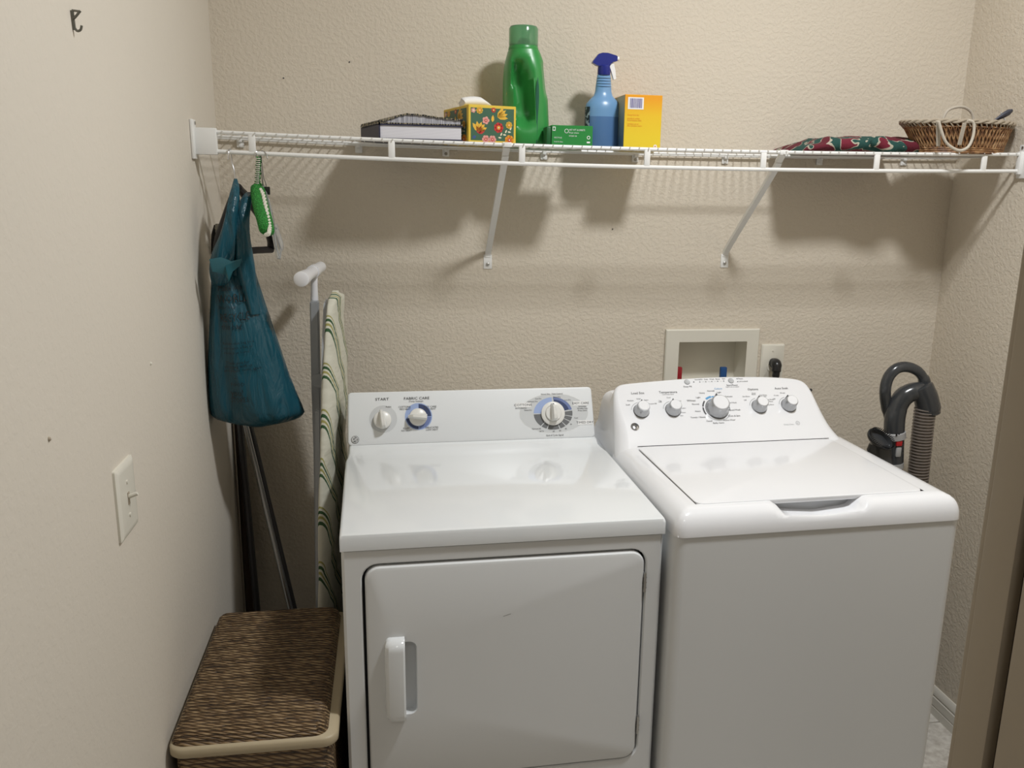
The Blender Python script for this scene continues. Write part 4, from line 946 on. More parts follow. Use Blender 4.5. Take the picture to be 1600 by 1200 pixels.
strap([(390, 300, 5, -.32), (386, 308, 8, -.345), (381, 325, 11, -.365), (378, 345, 12, -.375), (379, 370, 12, -.38), (381, 395, 14, -.38), (384, 420, 15, -.375), (389, 450, 13, -.37), (396, 490, 11, -.37)])
strap([(371, 300, 3, -.32), (371, 330, 5, -.35), (370, 360, 8, -.36), (368, 390, 12, -.36), (366, 430, 12, -.36)])
# flap of the torn mouth
bm = BM(); FP = [(327, 405), (345, 402), (362, 408), (378, 404), (374, 416), (364, 424), (358, 440), (352, 430), (340, 426), (332, 424)]
f_ = [bm.verts.new(at(a, b_, y=-.432)-ob + Vector((0, .004*math.sin(i*2.), 0))) for i, (a, b_) in enumerate(FP)]; c_ = bm.verts.new(at(352, 415, y=-.438)-ob)
for i in range(len(f_)): bm.faces.new((f_[i], f_[(i+1) % len(f_)], c_))
m_bag2 = mat('teal_film_single_layer', (.018, .11, .14), .4); obj('torn_flap', bm, m_bag2, bag)
# printed text, mapped onto the front of the bag
def bagF(a, b_, h):
    py = b_; l, r, dp = bagrow(py); c = (l+r)/2; w_ = (r-l)/2; q = max(-.97, min(.97, (a-c)/w_)); th = math.acos(q)
    return bagpt(th, py, .0065)
def btext(s, px, py, size, xs=1): return (s, px, -py, size, 'LEFT', .09, 0, xs)
bm = text_bm([btext('Make our', 343, 449, 13, .8), btext('WORLD', 343, 466, 19, .72), btext('litter free', 345, 478, 8, .9), btext('RECYCLE', 348, 494, 18, .62), btext('this bag', 351, 507, 13, .8), btext('Return this bag to a', 353, 532, 6), btext('store with a bin or', 354, 539, 6), btext('reuse it at home', 355, 546, 6),
              btext('Thank you for', 358, 561, 6.5), btext('shopping with us', 356, 567, 6.5), btext('and please come again', 355, 573, 6.5), btext('~', 372, 583, 8), btext('FOOD', 366, 594, 8), btext('you!', 366, 607, 15, .8), btext('STORES.', 366, 618, 11, .75)], lambda a, b_, h: bagF(a, -b_, h), res=1)
obj('printed_lettering', bm, m_blackp, bag, flat=True)

# green crochet hanger
m_croch = mat('green_crochet_yarn', (.03, .26, .035), .9); ns, L, b = nodes(m_croch)
vt = ns.new('ShaderNodeTexVoronoi'); vt.inputs['Scale'].default_value = 260; bp_ = ns.new('ShaderNodeBump'); bp_.inputs['Strength'].default_value = .8; bp_.inputs['Distance'].default_value = .003
tc = ns.new('ShaderNodeTexCoord'); L.new(tc.outputs['Object'], vt.inputs['Vector']); L.new(vt.outputs['Distance'], bp_.inputs['Height']); L.new(bp_.outputs[0], b.inputs['Normal'])
r_ = ramp(ns, [(0, (.05, .38, .06)), (.6, (.015, .16, .02))]); L.new(vt.outputs['Distance'], r_.inputs[0]); L.new(r_.outputs[0], b.inputs['Base Color'])
m_yarnw = mat('white_crochet_yarn', (.72, .70, .60), .9, bump=(300, .8, .003))
gx = at(404, 242, y=YF).x; gh = empty('crochet_hanger', (gx, YF, zs(gx)-.0455), 0, 'green padded crochet hanger with white edging, right of the teal bag', 'hanger'); o2 = Vector(gh.location)
G = lambda px, py, y: at(px, py, y=y)-o2
bm = BM(); tube(bm, spline([(-.006, -.014, -.010), (-.003, -.012, .004), (0, 0, .008), (0, .010, .003), G(404, 250, YF+.008), G(403, 262, YF+.004), G(402, 292, YF)], 5), .0016, 8); obj('hook', bm, m_chrome, gh)
bm = BM(); n = 26
for j in range(2): tube(bm, [G(404.5-.1*i, 246+1.8*i, YF)+Vector((.0042*math.cos(i*.9+j*PI), .0042*math.sin(i*.9+j*PI), 0)) for i in range(n)], .0034, 6)
nk = obj('hook_sleeve', bm, m_croch, gh)
bm = BM(); n = 14
for i in range(n): tube(bm, [G(404.5-.18*i, 247+3.2*i, YF)+Vector((.0062*math.cos(a), .0062*math.sin(a)-.002, .0015*math.sin(a))) for a in (3.4, 4.1, 4.8, 5.5)], .0014, 5)
obj('sleeve_stripe', bm, m_yarnw, gh)
arm = [G(403, 291, -.32), G(404, 306, -.35), G(408, 325, -.40), (G(413, 342, -.44)), G(416, 356, -.47), G(417, 364, -.485)]
bm = BM(); A = spline(arm, 5); n = len(A); rr = [(.0180+.003*math.sin(i/(n-1)*PI)) * (1 if i < n-3 else (.85, .7, .4)[i-(n-3)]) for i in range(n)]; rr[0] = .008; rr[1] = .012
tube(bm, A, rr, 16, flat=.75)
arm2 = [G(403, 291, -.31), G(404, 308, -.27), G(409, 330, -.22), G(414, 350, -.17)]; B = spline(arm2, 5); tube(bm, B, .012, 12)
obj('padded_arms', bm, m_croch, gh, ang=80)
bm = BM(); E_ = [G(405, 294, -.335), G(411, 303, -.365), G(415, 320, -.41), G(419, 340, -.45), G(421.5, 355, -.48), G(420, 365, -.50), G(415.5, 367, -.50)]
P = spline(E_, 12)
for j in range(2): tube(bm, [p+Vector((.0022*math.cos(i*.9+j*PI), -.003, .0022*math.sin(i*.9+j*PI))) for i, p in enumerate(P)], .0032, 6)
obj('white_edging', bm, m_yarnw, gh)
# clear hanger with black tag
m_clear = mat('clear_plastic', (.93, .94, .94), .08, trans=.8); m_clear.node_tree.nodes['Principled BSDF'].inputs['IOR'].default_value = 1.4
gx = at(408, 242, y=YF).x; ch = empty('clear_hanger', (gx, YF, zs(gx)-.0455), 0, 'clear plastic hanger with a small black clip, rightmost on the rod', 'hanger'); o3 = Vector(ch.location)
G = lambda px, py, y: at(px, py, y=y)-o3
bm = BM(); tube(bm, spline([G(418, 248, YF-.012), G(416, 241, YF-.006), G(411, 236, YF), G(407.5, 239, YF+.010), G(407, 255, YF+.006), G(409, 272, YF), G(411, 290, YF)], 5), .0016, 8)
tag(obj('hook', bm, m_screw, ch), 'grey steel hook')
bm = BM(); tube(bm, spline([G(407.5, 240, YF), G(410, 262, YF-.004), G(412, 278, YF-.006), G(415, 286, YF-.006), G(416, 295, YF-.006)], 5), .0009, 6); obj('tag_cord', bm, m_dark, ch)
bm = BM(); c_ = G(417.5, 298, YF-.008); box(bm, c_.x-.0068, c_.x+.0068, c_.y-.004, c_.y+.004, c_.z-.0095, c_.z+.0095, .001, 1); tag(obj('clip', bm, m_blackp, ch), 'small black clip')
bm = BM()
tube(bm, spline([G(411, 290, YF), G(416, 305, -.30), G(422, 325, -.28), G(427, 350, -.25), G(432, 372, -.23), G(438, 390, -.22), G(440, 384, -.22), G(437, 372, -.215), G(430, 350, -.22)], 4), .0052, 8, flat=.6)
tube(bm, spline([G(411, 292, YF), G(420, 318, -.34), G(424, 345, -.36), G(429, 375, -.38), G(433, 396, -.39), (G(436, 404, -.39)), G(438, 390, -.38)], 4), .0050, 8, flat=.6)
tube(bm, [G(424, 356, -.25), G(431, 357, -.36)], .003, 6)
obj('hanger_frame', bm, m_clear, ch)

# ------------------------------------------------------------------ ironing board
m_igrey = mat('grey_painted_steel', (.42, .44, .46), .35, .3); m_icap = mat('white_plastic_cap', (.78, .78, .80), .3)
ib = empty('ironing_board', (-.06, -.28, FZ), 0, 'folded ironing board with a green-striped cream cover standing on end left of the dryer', 'ironing board'); oi = Vector(ib.location)
m_pad = mat('cream_striped_cover', (.7, .7, .6), .9); ns, L, b = nodes(m_pad)
tc = ns.new('ShaderNodeTexCoord'); sp = ns.new('ShaderNodeSeparateXYZ'); L.new(tc.outputs['Object'], sp.inputs[0])
def math_(op, a, c=None, v=None):
    n = ns.new('ShaderNodeMath'); n.operation = op; L.new(a, n.inputs[0])
    if c is not None: L.new(c, n.inputs[1])
    if v is not None: n.inputs[1].default_value = v
    return n.outputs[0]
n1 = ns.new('ShaderNodeTexNoise'); n1.inputs['Scale'].default_value = 5; L.new(tc.outputs['Object'], n1.inputs['Vector'])
v = math_('MULTIPLY', sp.outputs['Y'], v=9.5); z_ = math_('MULTIPLY', sp.outputs['Z'], v=6.8); nn = math_('MULTIPLY', n1.outputs['Fac'], v=.5)
s_ = math_('FRACT', math_('ADD', math_('ADD', v, z_), nn))
cr_, gn, ol = (.60, .585, .49), (.035, .09, .035), (.32, .30, .10)
r_ = ramp(ns, [(0, cr_), (.28, gn), (.35, cr_), (.40, ol), (.46, cr_), (.51, gn), (.58, cr_), (.63, ol), (.67, cr_)], 'CONSTANT'); L.new(s_, r_.inputs[0]); L.new(r_.outputs[0], b.inputs['Base Color'])
n2 = ns.new('ShaderNodeTexNoise'); n2.inputs['Scale'].default_value = 16; mp = ns.new('ShaderNodeMapping'); mp.inputs['Scale'].default_value = (1, 1, 2.5); L.new(tc.outputs['Object'], mp.inputs[0]); L.new(mp.outputs[0], n2.inputs['Vector'])
bp_ = ns.new('ShaderNodeBump'); bp_.inputs['Strength'].default_value = .6; bp_.inputs['Distance'].default_value = .008; L.new(n2.outputs['Fac'], bp_.inputs['Height']); L.new(bp_.outputs[0], b.inputs['Normal'])
def bx(z, y):                                              # board plane: leans a little towards the dryer at its top, twisted
    f = (1.30-z)/.8; return -.034 - .036*f + (y+.28)*.13
def bw(z):                                                 # half width
    f = max(0, min(1, (1.318-z)/.5)); return .055+.125*math.sqrt(f)*.9 if z < 1.318 else .03
bm = BM(); rows = []
Z = [1.327, 1.322, 1.312, 1.298, 1.28, 1.25, 1.2] + [1.14-.06*i for i in range(19)] + [FZ+.03]
for z in Z:
    hw = bw(z)*(math.sqrt(max(0.02, 1-((z-1.29)/.038)**2)) if z > 1.29 else 1); yc = -.285; row = []
    for k in range(28):
        a = 2*PI*k/28; y = yc+hw*(abs(math.cos(a))**.45)*(1 if math.cos(a) > 0 else -1)
        t_ = .019*(abs(math.sin(a))**.8)*(1 if math.sin(a) > 0 else -.5)*(1+.25*math.sin(z*19)+.15*math.sin(z*43+y*20))
        if z > 1.32: t_ *= .5
        row.append(Vector((bx(z, y)+t_, y, z))-oi)
    rows.append(row)
skin(bm, rows, True, True, True); obj('padded_cover', bm, m_pad, ib, ang=80)
bm = BM(); rows = []
for z in (1.30, 1.2, .9, .5, FZ+.02):
    hw = bw(z)*.96*(.6 if z > 1.29 else 1); rows.append([Vector((bx(z, -.285)+o_, -.285+s*hw, z))-oi for o_, s in ((-.024, -1), (-.014, -1), (-.014, 1), (-.024, 1))])
skin(bm, rows, True, True, True); obj('board_plate', bm, m_igrey, ib)
# legs with T foot
A, B = at(471, 436, y=-.42), at(500, 418, y=-.15); B.z = A.z; B = at(501, 417, z=A.z)
m1 = A+(B-A)*.62
bm = BM(); tube(bm, [A-oi, B-oi], .0150, 20); obj('foot_bar', bm, m_icap, ib)
bm = BM(); tube(bm, [A-oi-(B-A).normalized()*.006, A-oi-(B-A).normalized()*.004, A-oi+(B-A).normalized()*.012, A-oi+(B-A).normalized()*.07], [.015, .0185, .0185, .0165], 20); tag(obj('foot_cap', bm, m_icap, ib), 'white rubber end cap')
bm = BM(); tube(bm, [m1-(B-A).normalized()*.02-oi, m1+(B-A).normalized()*.02-oi], .0175, 16); tube(bm, [m1-oi, at(491, 448, y=m1.y)-oi, at(491.5, 474, y=m1.y)-oi], [.010, .009, .011], 12); obj('foot_socket', bm, m_icap, ib)
def flatleg(P, w_, t_, m, name):
    bm = BM(); rows = []
    for p in P: rows.append([Vector(p)-oi+Vector((a, b_, 0)) for a, b_ in ((-w_, -t_), (w_, -t_), (w_, t_), (-w_, t_))])
    skin(bm, rows, True, True, True); es = list(bm.edges); bmesh.ops.bevel(bm, geom=es, offset=.003, segments=2, affect='EDGES'); obj(name, bm, m, ib)
flatleg([at(491.5, 470, y=-.25), at(494, 600, y=-.25), at(497, 700, y=-.25), at(500, 930, y=-.25), (at(501, 960, y=-.25).x, -.25, FZ)], .0115, .016, m_igrey, 'leg')
flatleg([at(497, 640, y=-.33), at(498, 950, y=-.40), (at(498, 960, y=-.40).x, -.40, FZ)], .007, .010, m_igrey, 'leg')
P_ = at(499.5, 592, y=-.245); bm = BM(); lathe(bm, [(0, 0), (.019, 0), (.019, .002), (0, .003)], 24, Matrix.Translation(P_-oi+Vector((-.001, -.022, 0))) @ Matrix.Rotation(PI/2, 4, 'X')); obj('pivot_disc', bm, m_igrey, ib)

# ------------------------------------------------------------------ poles in the corner
m_pole = mat('dark_metal_pole', (.10, .10, .105), .3, .6); m_polel = mat('silver_pole', (.45, .45, .45), .25, .9); m_brown = mat('dark_brown_wood', (.05, .03, .018), .5)
def floorpt(a, b_, y0, y1):                                # straight pole through two points in the photo down to the floor
    A, B = at(*a, y=y0), at(*b_, y=y1); t = (FZ+.004-A.z)/(B.z-A.z); return A, A+(B-A)*t
A, B = floorpt((383, 668), (448, 950), -.10, -.20); A2 = A+(A-B)*.30
e = empty('mop', tuple(B), 0, 'shiny silver and black mop pole leaning in the left corner', 'mop')
bm = BM(); tube(bm, [A2-B, Vector((0, 0, .10))+(A-B)*.02], .0085, 14); obj('pole', bm, m_polel, e)
bm = BM(); d_ = Vector((.013, .004, 0)); tube(bm, [A2-B+d_, Vector((0, 0, .08))+d_], .0065, 10); tag(obj('pole_rail', bm, m_pole, e), 'black rail')
bm = BM(); box(bm, -.02, .02, -.03, .03, 0, .03, .006); tube(bm, [(0, 0, .02), (A-B)*.06+Vector((0, 0, .05))], .012, 10); obj('mop_head', bm, m_pole, e)
A, B = floorpt((374, 660), (400, 945), -.06, -.10); A2 = A+(A-B)*.35
e = empty('broom', tuple(B), 0, 'thin black broom stick behind the silver mop pole', 'broom')
bm = BM(); tube(bm, [A2-B, Vector((0, 0, .12))], .010, 12); obj('stick', bm, m_pole, e); bm = BM(); box(bm, -.03, .025, -.02, .02, .09, .13, .006); obj('brush_block', bm, m_pole, e)
bm = BM()
for i in range(16):
    for j in range(3): tube(bm, [(-.026+.0032*i, -.015+.014*j, .092), (-.032+.004*i, -.018+.016*j, .001)], .0022, 4)
o = obj('bristles', bm, m_brown, e); o['kind'] = 'stuff'
A, B = floorpt((363, 665), (371, 945), -.05, -.06); A.x = max(A.x, XL+.018); B.x = max(B.x, XL+.018); A2 = A+(A-B)*.2; A2.x = max(A2.x, XL+.018)
e = empty('wooden_pole', tuple(B), 0, 'dark brown wooden pole standing tight in the left corner', 'pole')
bm = BM(); tube(bm, [A2-B, Vector((0, 0, .0))], .013, 12); obj('pole', bm, m_brown, e)
bm = BM(); lathe(bm, [(.0135, 0), (.0135, .03), (.010, .034)], 14); obj('pole_tip', bm, m_pole, e)

# ------------------------------------------------------------------ hamper
m_weave = mat('woven_brown_vinyl', (.2, .13, .06), .5); ns, L, b = nodes(m_weave)
tc = ns.new('ShaderNodeTexCoord'); mp = ns.new('ShaderNodeMapping'); mp.inputs['Rotation'].default_value = (0, 0, .05); mp.inputs['Scale'].default_value = (26, 130, 130)
n1 = ns.new('ShaderNodeTexNoise'); n1.inputs['Scale'].default_value = 1.0; n1.inputs['Detail'].default_value = 2; L.new(tc.outputs['Object'], mp.inputs[0]); L.new(mp.outputs[0], n1.inputs['Vector'])
sp = ns.new('ShaderNodeSeparateXYZ'); L.new(tc.outputs['Object'], sp.inputs[0])
def mth(op, a, c=None, v=None):
    n = ns.new('ShaderNodeMath'); n.operation = op; L.new(a, n.inputs[0])
    if c is not None: L.new(c, n.inputs[1])
    if v is not None: n.inputs[1].default_value = v
    return n.outputs[0]
yy = mth('ADD', sp.outputs['Y'], sp.outputs['Z']); wob = mth('MULTIPLY', n1.outputs['Fac'], v=1.6)
rows_ = mth('FRACT', mth('ADD', mth('ADD', mth('MULTIPLY', yy, v=78), mth('MULTIPLY', sp.outputs['X'], v=3)), wob))       # ropes across
tw_ = mth('FRACT', mth('ADD', mth('MULTIPLY', sp.outputs['X'], v=42), mth('MULTIPLY', yy, v=96)))                         # slanted twists
hgt = mth('MULTIPLY', mth('SINE', mth('MULTIPLY', rows_, v=3.1416)), mth('SQRT', mth('SINE', mth('MULTIPLY', tw_, v=3.1416))))
mixv = mth('ADD', mth('MULTIPLY', hgt, v=.55), mth('MULTIPLY', n1.outputs['Fac'], v=.55))
r_ = ramp(ns, [(.22, (.018, .010, .005)), (.42, (.085, .047, .020)), (.62, (.19, .115, .052)), (.84, (.36, .25, .135))]); L.new(mixv, r_.inputs[0]); L.new(r_.outputs[0], b.inputs['Base Color'])
bp_ = ns.new('ShaderNodeBump'); bp_.inputs['Strength'].default_value = .9; bp_.inputs['Distance'].default_value = .004; L.new(hgt, bp_.inputs['Height']); L.new(bp_.outputs[0], b.inputs['Normal'])
m_htrim = mat('cream_vinyl_edge', (.46, .38, .25), .45)
HZ = .497; hx0, hx1 = XL+.006, -.014; hy0, hy1 = -1.010, -.455
hm = empty('laundry_hamper', ((hx0+hx1)/2, (hy0+hy1)/2, FZ), 0, 'brown woven laundry hamper with padded lid and cream edging between wall and dryer', 'hamper'); oh = Vector(hm.location)
hw, hd = (hx1-hx0)/2, (hy1-hy0)/2
# weave strips as raised ridges on the lid cushion
bm = BM(); NU, NV = 40, 150; Vg = []
CW0, CW1, CD0, CD1 = -hw-.002+.004, hw-.020, -hd+.010, hd-.004
for i in range(NU+1):
    row = []
    for j in range(NV+1):
        fx, fy = i/NU, j/NV; x = CW0+(CW1-CW0)*fx; y = CD0+(CD1-CD0)*fy
        dx = min(x-CW0, CW1-x); dy = min(y-CD0, CD1-y); R = .030
        qx, qy = max(0, (R-dx)/R), max(0, (R-dy)/R); q = min(1, math.hypot(qx, qy)); h = math.sqrt(max(0, 1-q**2.2))
        if qx > 0 and qy > 0 and math.hypot(qx, qy) > 1:     # pull the corners in
            s = 1/math.hypot(qx, qy); cx_ = (CW0+R if x < (CW0+CW1)/2 else CW1-R); cy_ = (CD0+R if y < (CD0+CD1)/2 else CD1-R); x, y = cx_+(x-cx_)*s, cy_+(y-cy_)*s
        z = .004+.026*h + .004*h*math.sin(fx*PI)*math.sin(fy*PI) + .0011*math.sin(j*PI*.9)*h + .0010*h*noise.noise(Vector((x*90, y*30, 0)))
        row.append(bm.verts.new((x, y, HZ-FZ+z)))
    Vg.append(row)
for i in range(NU):
    for j in range(NV): bm.faces.new((Vg[i][j], Vg[i+1][j], Vg[i+1][j+1], Vg[i][j+1]))
obj('lid_cushion', bm, m_weave, hm, ang=80)
bm = BM(); loopx = rrect(-hw, hw, -hd, hd, .030, 6); l2 = rrect(-hw+.004, hw-.004, -hd+.004, hd-.004, .027, 6)
skin(bm, [[(a, b_, z) for a, b_ in L_] for L_, z in ((l2, HZ-FZ-.018), (loopx, HZ-FZ-.014), (loopx, HZ-FZ+.001), (l2, HZ-FZ+.005))], True, True, True); obj('lid_edge', bm, m_htrim, hm, ang=50)
bm = BM(); skin(bm, [[(a, b_, z) for a, b_ in rrect(-hw+.010, hw-.012, -hd+.012, hd-.01, .026, 6)] for z in (.012, HZ-FZ-.017)], True, True, True); obj('body', bm, m_weave, hm, ang=50)
for x in (-hw+.03, hw-.03):
    for y in (-hd+.03, hd-.03): bm = BM(); lathe(bm, [(.012, 0), (.012, .013)], 12, Matrix.Translation((x, y, 0))); obj('foot', bm, m_blackp, hm)

# ------------------------------------------------------------------ wall things
# light switch
p = [at(174, 734, x=XL), at(211, 826, x=XL)]; y0, y1 = p[0].y, at(207, 770, x=XL).y; z1, z0 = 1.129, 1.000
cy_ = (y0+y1)/2; sw = empty('light_switch', (XL, cy_, (z0+z1)/2), 0, 'ivory toggle light switch on the left wall', 'light switch'); hh, ww = (z1-z0)/2, abs(y1-y0)/2
FW = lambda a, b_, h: Vector((h, a, b_))
bm = BM(); skin(bm, [[(h, a, b_) for a, b_ in rrect(-w_, w_, -v_, v_, r)] for h, w_, v_, r in ((.0, ww, hh, .004), (.004, ww, hh, .004), (.007, ww-.005, hh-.005, .003), (.0075, ww-.012, hh-.012, .003))], True, True, True); pl = obj('switch_plate', bm, m_ivory, sw)
bm = BM(); poly(bm, [(-.0045, -.011), (.0045, -.011), (.0045, .011), (-.0045, .011)], .0076, .0085, FW); obj('toggle_slot', bm, m_jamb, sw)
bm = BM(); tube(bm, [(.006, 0, .002), (.020, 0, .007), (.023, 0, .008)], [.0048, .0042, .0035], 8, flat=.8); obj('toggle', bm, m_ivory, sw)
for z in (.030, -.030): bm = BM(); lathe(bm, [(0, 0), (.0035, 0), (.0035, .0015), (0, .002)], 12, Matrix.Translation((.0075, 0, z)) @ Matrix.Rotation(PI/2, 4, 'Y')); obj('screw', bm, m_ivory, sw)
# coat hook
m_hook = mat('dark_bronze_hook', (.20, .195, .165), .4, .5)
hk = empty('wall_hook', (XL, -1.104, 1.838), 0, 'small dark metal coat hook high on the left wall', 'hook')
Hh = lambda px, py: Vector((0, at(px, py, x=XL).y+1.104, at(px, py, x=XL).z-1.838))
bm = BM(); A, B = Hh(110, 16), Hh(114, 47); tube(bm, [A+Vector((.002, 0, 0)), B+Vector((.002, 0, 0))], .0027, 8)
tube(bm, spline([B+Vector((.003, 0, .003)), B+Vector((.006, .0, -.001)), B+Vector((.011, .0, .001)), B+Vector((.013, .0, .007))], 4), .0019, 8)
tube(bm, spline([A+Vector((.003, 0, -.012)), A+Vector((.008, .0, -.007)), A+Vector((.014, .0, .0))], 4), .0019, 8); tube(bm, [A+Vector((.002, 0, 0)), A+Vector((.013, 0, -.001))], .0017, 8)
obj('hook_body', bm, m_hook, hk)
# washer outlet box
wb = empty('washer_outlet_box', (1.112, 0, 1.06), 0, 'recessed ivory washer supply box in the back wall above the washer', 'outlet box'); ow = Vector(wb.location)
bm = BM(); inn = rrect(1.0015, 1.2265, .9865, 1.1305, .002, 2); out = outer_for(.957, 1.267, .945, 1.1705, inn, 2); out_ = outer_for(.960, 1.264, .948, 1.1675, inn, 2)
g3 = lambda L_, d: [Vector((a, d, z))-ow for a, z in L_]
skin(bm, [g3(out, -.0005), g3(out, -.008), g3(out_, -.011), g3(inn, -.010), g3(inn, .085)], cap0=False, cap1=True); obj('box_frame', bm, m_ivory, wb, ang=25)
m_redv = mat('red_valve', (.30, .012, .02), .4); m_bluev = mat('blue_valve', (.012, .07, .22), .4); m_brass = mat('brass', (.5, .36, .15), .35, .9)
for (px, py), m, n_, lb_ in (((1060, 577), m_redv, 'hot', 'red valve handle'), ((1130, 577), m_bluev, 'cold', 'blue valve handle')):
    q = at(px, py, y=.03)-ow; bm = BM(); box(bm, q.x-.011, q.x+.011, .022, .036, q.z-.045, q.z+.008, .003); e = tag(obj('valve_handle', bm, m, wb), lb_)
    bm = BM(); tube(bm, [(q.x, .03, -.070), (q.x, .03, q.z-.03)], .010, 12); obj('valve_stem', bm, m_brass, e)
# outlet plate with plug
x0, x1, z1 = 1.279, 1.357, 1.1195; z0 = z1-.122; op = empty('wall_outlet', ((x0+x1)/2, 0, (z0+z1)/2), 0, 'ivory electrical outlet plate right of the washer supply box', 'outlet'); w_, v_ = (x1-x0)/2, (z1-z0)/2
bm = BM(); skin(bm, [[(a, -h, b_) for a, b_ in rrect(-ww_, ww_, -vv_, vv_, .003)] for h, ww_, vv_ in ((0, w_, v_), (.004, w_, v_), (.0065, w_-.004, v_-.004))], True, True, True); obj('outlet_plate', bm, m_ivory, op)
bm = BM(); lathe(bm, [(0, 0), (.003, 0), (.003, .0015), (0, .002)], 12, Matrix.Translation((0, -.0065, .040)) @ Matrix.Rotation(PI/2, 4, 'X')); obj('screw', bm, m_ivory, op)
bm = BM(); lathe(bm, [(.017, .0), (.017, .002), (0, .0025)], 24, Matrix.Translation((0, -.0065, -.012)) @ Matrix.Rotation(PI/2, 4, 'X')); obj('socket', bm, m_ivory, op)
pc = empty('power_cord', (1.318, -.010, 1.055), 0, 'black plug and cord in the outlet behind the washer', 'power cord')
bm = BM(); P = [(.002, .0, .004), (.004, -.012, .006), (.003, -.024, .002), (.001, -.030, -.012), (0, -.032, -.028), (-.002, -.032, -.045)]
tube(bm, spline(P, 4), [.016]*5+[.0165]*5+[.015]*4+[.012]*4+[.009]*2+[.007], 12); obj('plug', bm, m_blackp, pc)
bm = BM(); tube(bm, spline([(-.002, -.032, -.043), (-.003, -.034, -.10), (.0, -.04, -.30), (-.05, -.05, -.6), (-.12, -.08, -.95), (-.2, -.12, -1.13)], 5), .004, 8); obj('cord', bm, m_blackp, pc)

# ------------------------------------------------------------------ vacuum cleaner standing in the right corner
m_vac = mat('dark_grey_vacuum_plastic', (.045, .048, .052), .22, coat=.3); m_hose = mat('grey_brown_hose', (.24, .205, .18), .3, .15); m_vred = mat('red_button', (.50, .015, .02), .3); m_vgr = mat('light_grey_band', (.40, .40, .40), .4)
VY = -.24
vc = empty('vacuum_cleaner', (at(1398, 700, y=VY).x, VY, FZ), 0, 'dark grey upright vacuum with loop handle and ribbed hose standing right of the washer', 'vacuum cleaner'); ov = Vector(vc.location)
G = lambda px, py, y=VY: at(px, py, y=y)-ov
sc_v = (at(1450, 600, y=VY).x-at(1400, 600, y=VY).x)/50
bm = BM(); tube(bm, spline([G(1393, 668, VY+.01), G(1386, 640, VY+.012), G(1383, 612), G(1388, 590), G(1401, 576), G(1418, 573.5), G(1434, 580), G(1443, 592), G(1447, 606), G(1448, 616)], 5), [(7.0+.0*i)*sc_v for i in range(5)]+[8.0*sc_v]*30+[9.5*sc_v]*11, 14, flat=.85); obj('loop_handle', bm, m_vac, vc)
bm = BM(); tube(bm, spline([G(1397, 676, VY-.005), G(1398, 655, VY-.005), G(1402, 636, VY-.005), G(1411, 621, VY-.008), G(1424, 613, VY-.012), G(1438, 612, VY-.016), G(1446, 618, VY-.02)], 5), [14.5*sc_v]*10+[14*sc_v]*8+[13.5*sc_v]*8+[12*sc_v]*5, 18); obj('elbow', bm, m_vac, vc)
bm = BM(); tube(bm, spline([G(1438, 603, VY-.015), G(1441, 609, VY-.018), G(1446, 620, VY-.02), G(1449, 631, VY-.02), G(1451, 641, VY-.02), G(1451, 646, VY-.02)], 4), [11*sc_v, 15*sc_v]+[16.8*sc_v]*8+[17*sc_v]*6+[16*sc_v]*3+[14.5*sc_v, 14*sc_v], 20); obj('swivel_joint', bm, m_vac, vc)
# ribbed hose
C = spline([G(1446, 636, VY-.02), G(1443, 660, VY-.02), G(1439, 700, VY-.02), G(1434, 750, VY-.02), G(1430, 800, VY-.02), Vector((.06, -.03, .55)), Vector((.05, -.03, .25)), Vector((.0, -.02, .12))], 30)
acc = [0]
for a, c in zip(C, C[1:]): acc.append(acc[-1]+(c-a).length)
Lh = acc[-1]; pitch = 4.55*sc_v; Nr = int(Lh/pitch); pts = []; rr = []
def along(s):
    import bisect
    i = min(max(1, bisect.bisect_left(acc, s)), len(acc)-1); q = (s-acc[i-1])/max(1e-9, acc[i]-acc[i-1]); return C[i-1]+(C[i]-C[i-1])*q
for i in range(Nr):
    for f, r in ((0, 12.2), (.34, 12.2), (.48, 15.2), (.78, 15.2), (.92, 12.2)): pts.append(along((i+f)*pitch)); rr.append(r*sc_v)
bm = BM(); tube(bm, pts, rr, 20); obj('hose', bm, m_hose, vc, ang=25)
bm = BM(); tube(bm, [G(1397, 674, VY-.006), G(1397, 675, VY-.006), G(1397.5, 684, VY-.006), G(1397.5, 685, VY-.006)], [14.5*sc_v, 16*sc_v, 16*sc_v, 14.5*sc_v], 22); bd = obj('band', bm, m_vgr, vc)
bm = BM()
for i in range(3): c_ = G(1401+3.6*i, 679.5, VY-.006-15.8*sc_v*(.98, .93, .80)[i]); box(bm, c_.x-.0022, c_.x+.0022, c_.y-.001, c_.y+.002, c_.z-.0035, c_.z+.0035)
obj('band_mark', bm, m_blackp, bd)
bm = BM(); tube(bm, [G(1397, 684, VY-.004), G(1396.5, 723, VY-.004), Vector((.0, 0, .62))], [14*sc_v, 13.5*sc_v, .022], 18); obj('wand', bm, m_vac, vc)
bm = BM(); c_ = G(1403.5, 692, VY-.006-11*sc_v); box(bm, c_.x-.010, c_.x+.010, c_.y-.008, c_.y+.006, c_.z-.009, c_.z+.009, .003); tag(obj('release_button', bm, m_vred, vc), 'red release button')
bm = BM(); c_ = G(1403, 706, VY-.006-11*sc_v); box(bm, c_.x-.009, c_.x+.009, c_.y-.006, c_.y+.006, c_.z-.016, c_.z+.016, .004); obj('slide_switch', bm, m_vgr, vc)
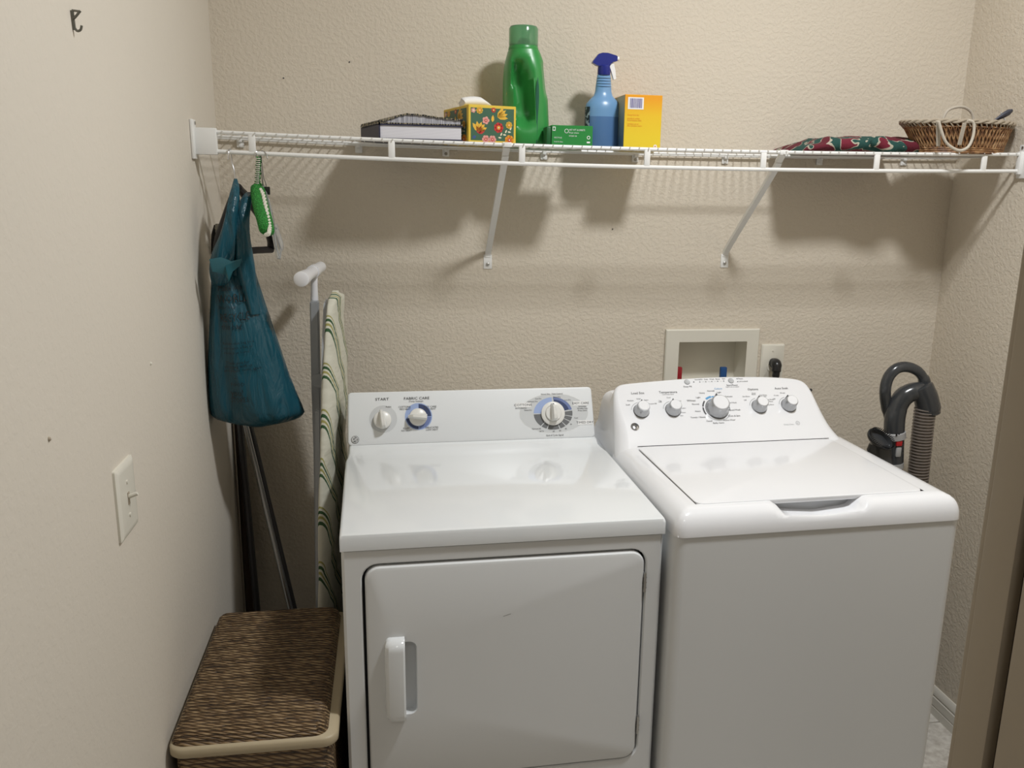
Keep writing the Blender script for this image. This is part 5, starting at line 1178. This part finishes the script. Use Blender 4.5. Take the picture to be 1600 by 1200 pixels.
bm = BM(); tube(bm, [G(1395, 722, VY-.004), G(1395, 730, VY-.004)], 15*sc_v, 18); tag(obj('band', bm, m_vgr, vc), 'grey ring at the top of the lower tube')
# brush tool
bt = empty('brush_tool'); bt.parent = vc; bt.location = G(1374, 687, VY-.045)
F0 = Matrix.Rotation(math.radians(28), 3, 'Y') @ Matrix.Rotation(math.radians(48), 3, 'X')
bm = BM(); rows = []
for h, s in ((-.012, .70), (-.004, .92), (.004, 1.0), (.007, 1.0), (.007, .86), (-.004, .80)):
    rows.append([F0 @ Vector((.049*s*math.cos(a)*(1), .030*s*math.sin(a), h)) for a in [2*PI*k/32 for k in range(32)]])
skin(bm, rows, True, True, True); obj('tool_mouth', bm, m_vac, bt)
bm = BM()
for k in range(44):
    a = 2*PI*k/44; p_ = F0 @ Vector((.044*math.cos(a), .026*math.sin(a), .004)); q_ = F0 @ Vector((.047*math.cos(a), .029*math.sin(a), .017)); tube(bm, [p_, q_], .0014, 4)
o = obj('bristles', bm, m_blackp, bt); o['kind'] = 'stuff'
bm = BM(); rows = []
for px, py, w_ in ((1375, 693, 16), (1374, 702, 19), (1375, 712, 18), (1380, 728, 16), (1385, 745, 12), (1388, 790, 9)):
    c_ = G(px, py, VY-.030)-Vector(bt.location); rows.append([c_+Vector((w_*sc_v*math.cos(2*PI*k/20), .022*math.sin(2*PI*k/20), 0)) for k in range(20)])
skin(bm, rows, True, True, True); obj('tool_neck', bm, m_vac, bt)
bm = BM(); tube(bm, [(.0, 0, .64), (.0, 0, .20)], .05, 24); lathe(bm, [(0, .02), (.07, .03), (.10, .09), (.10, .13), (.07, .19), (0, .21)], 28); obj('motor_body', bm, m_vac, vc)
bm = BM(); box(bm, -.14, .14, -.16, -.02, .0, .07, .02, 3); obj('floor_head', bm, m_vac, vc)

for o in bpy.data.objects:
    if o.name.split('.')[0] in ('printed_lettering', 'dial_graphics', 'printed_flowers', 'printed_label', 'monogram', 'band_mark', 'sleeve_stripe'): o['kind'] = 'stuff'
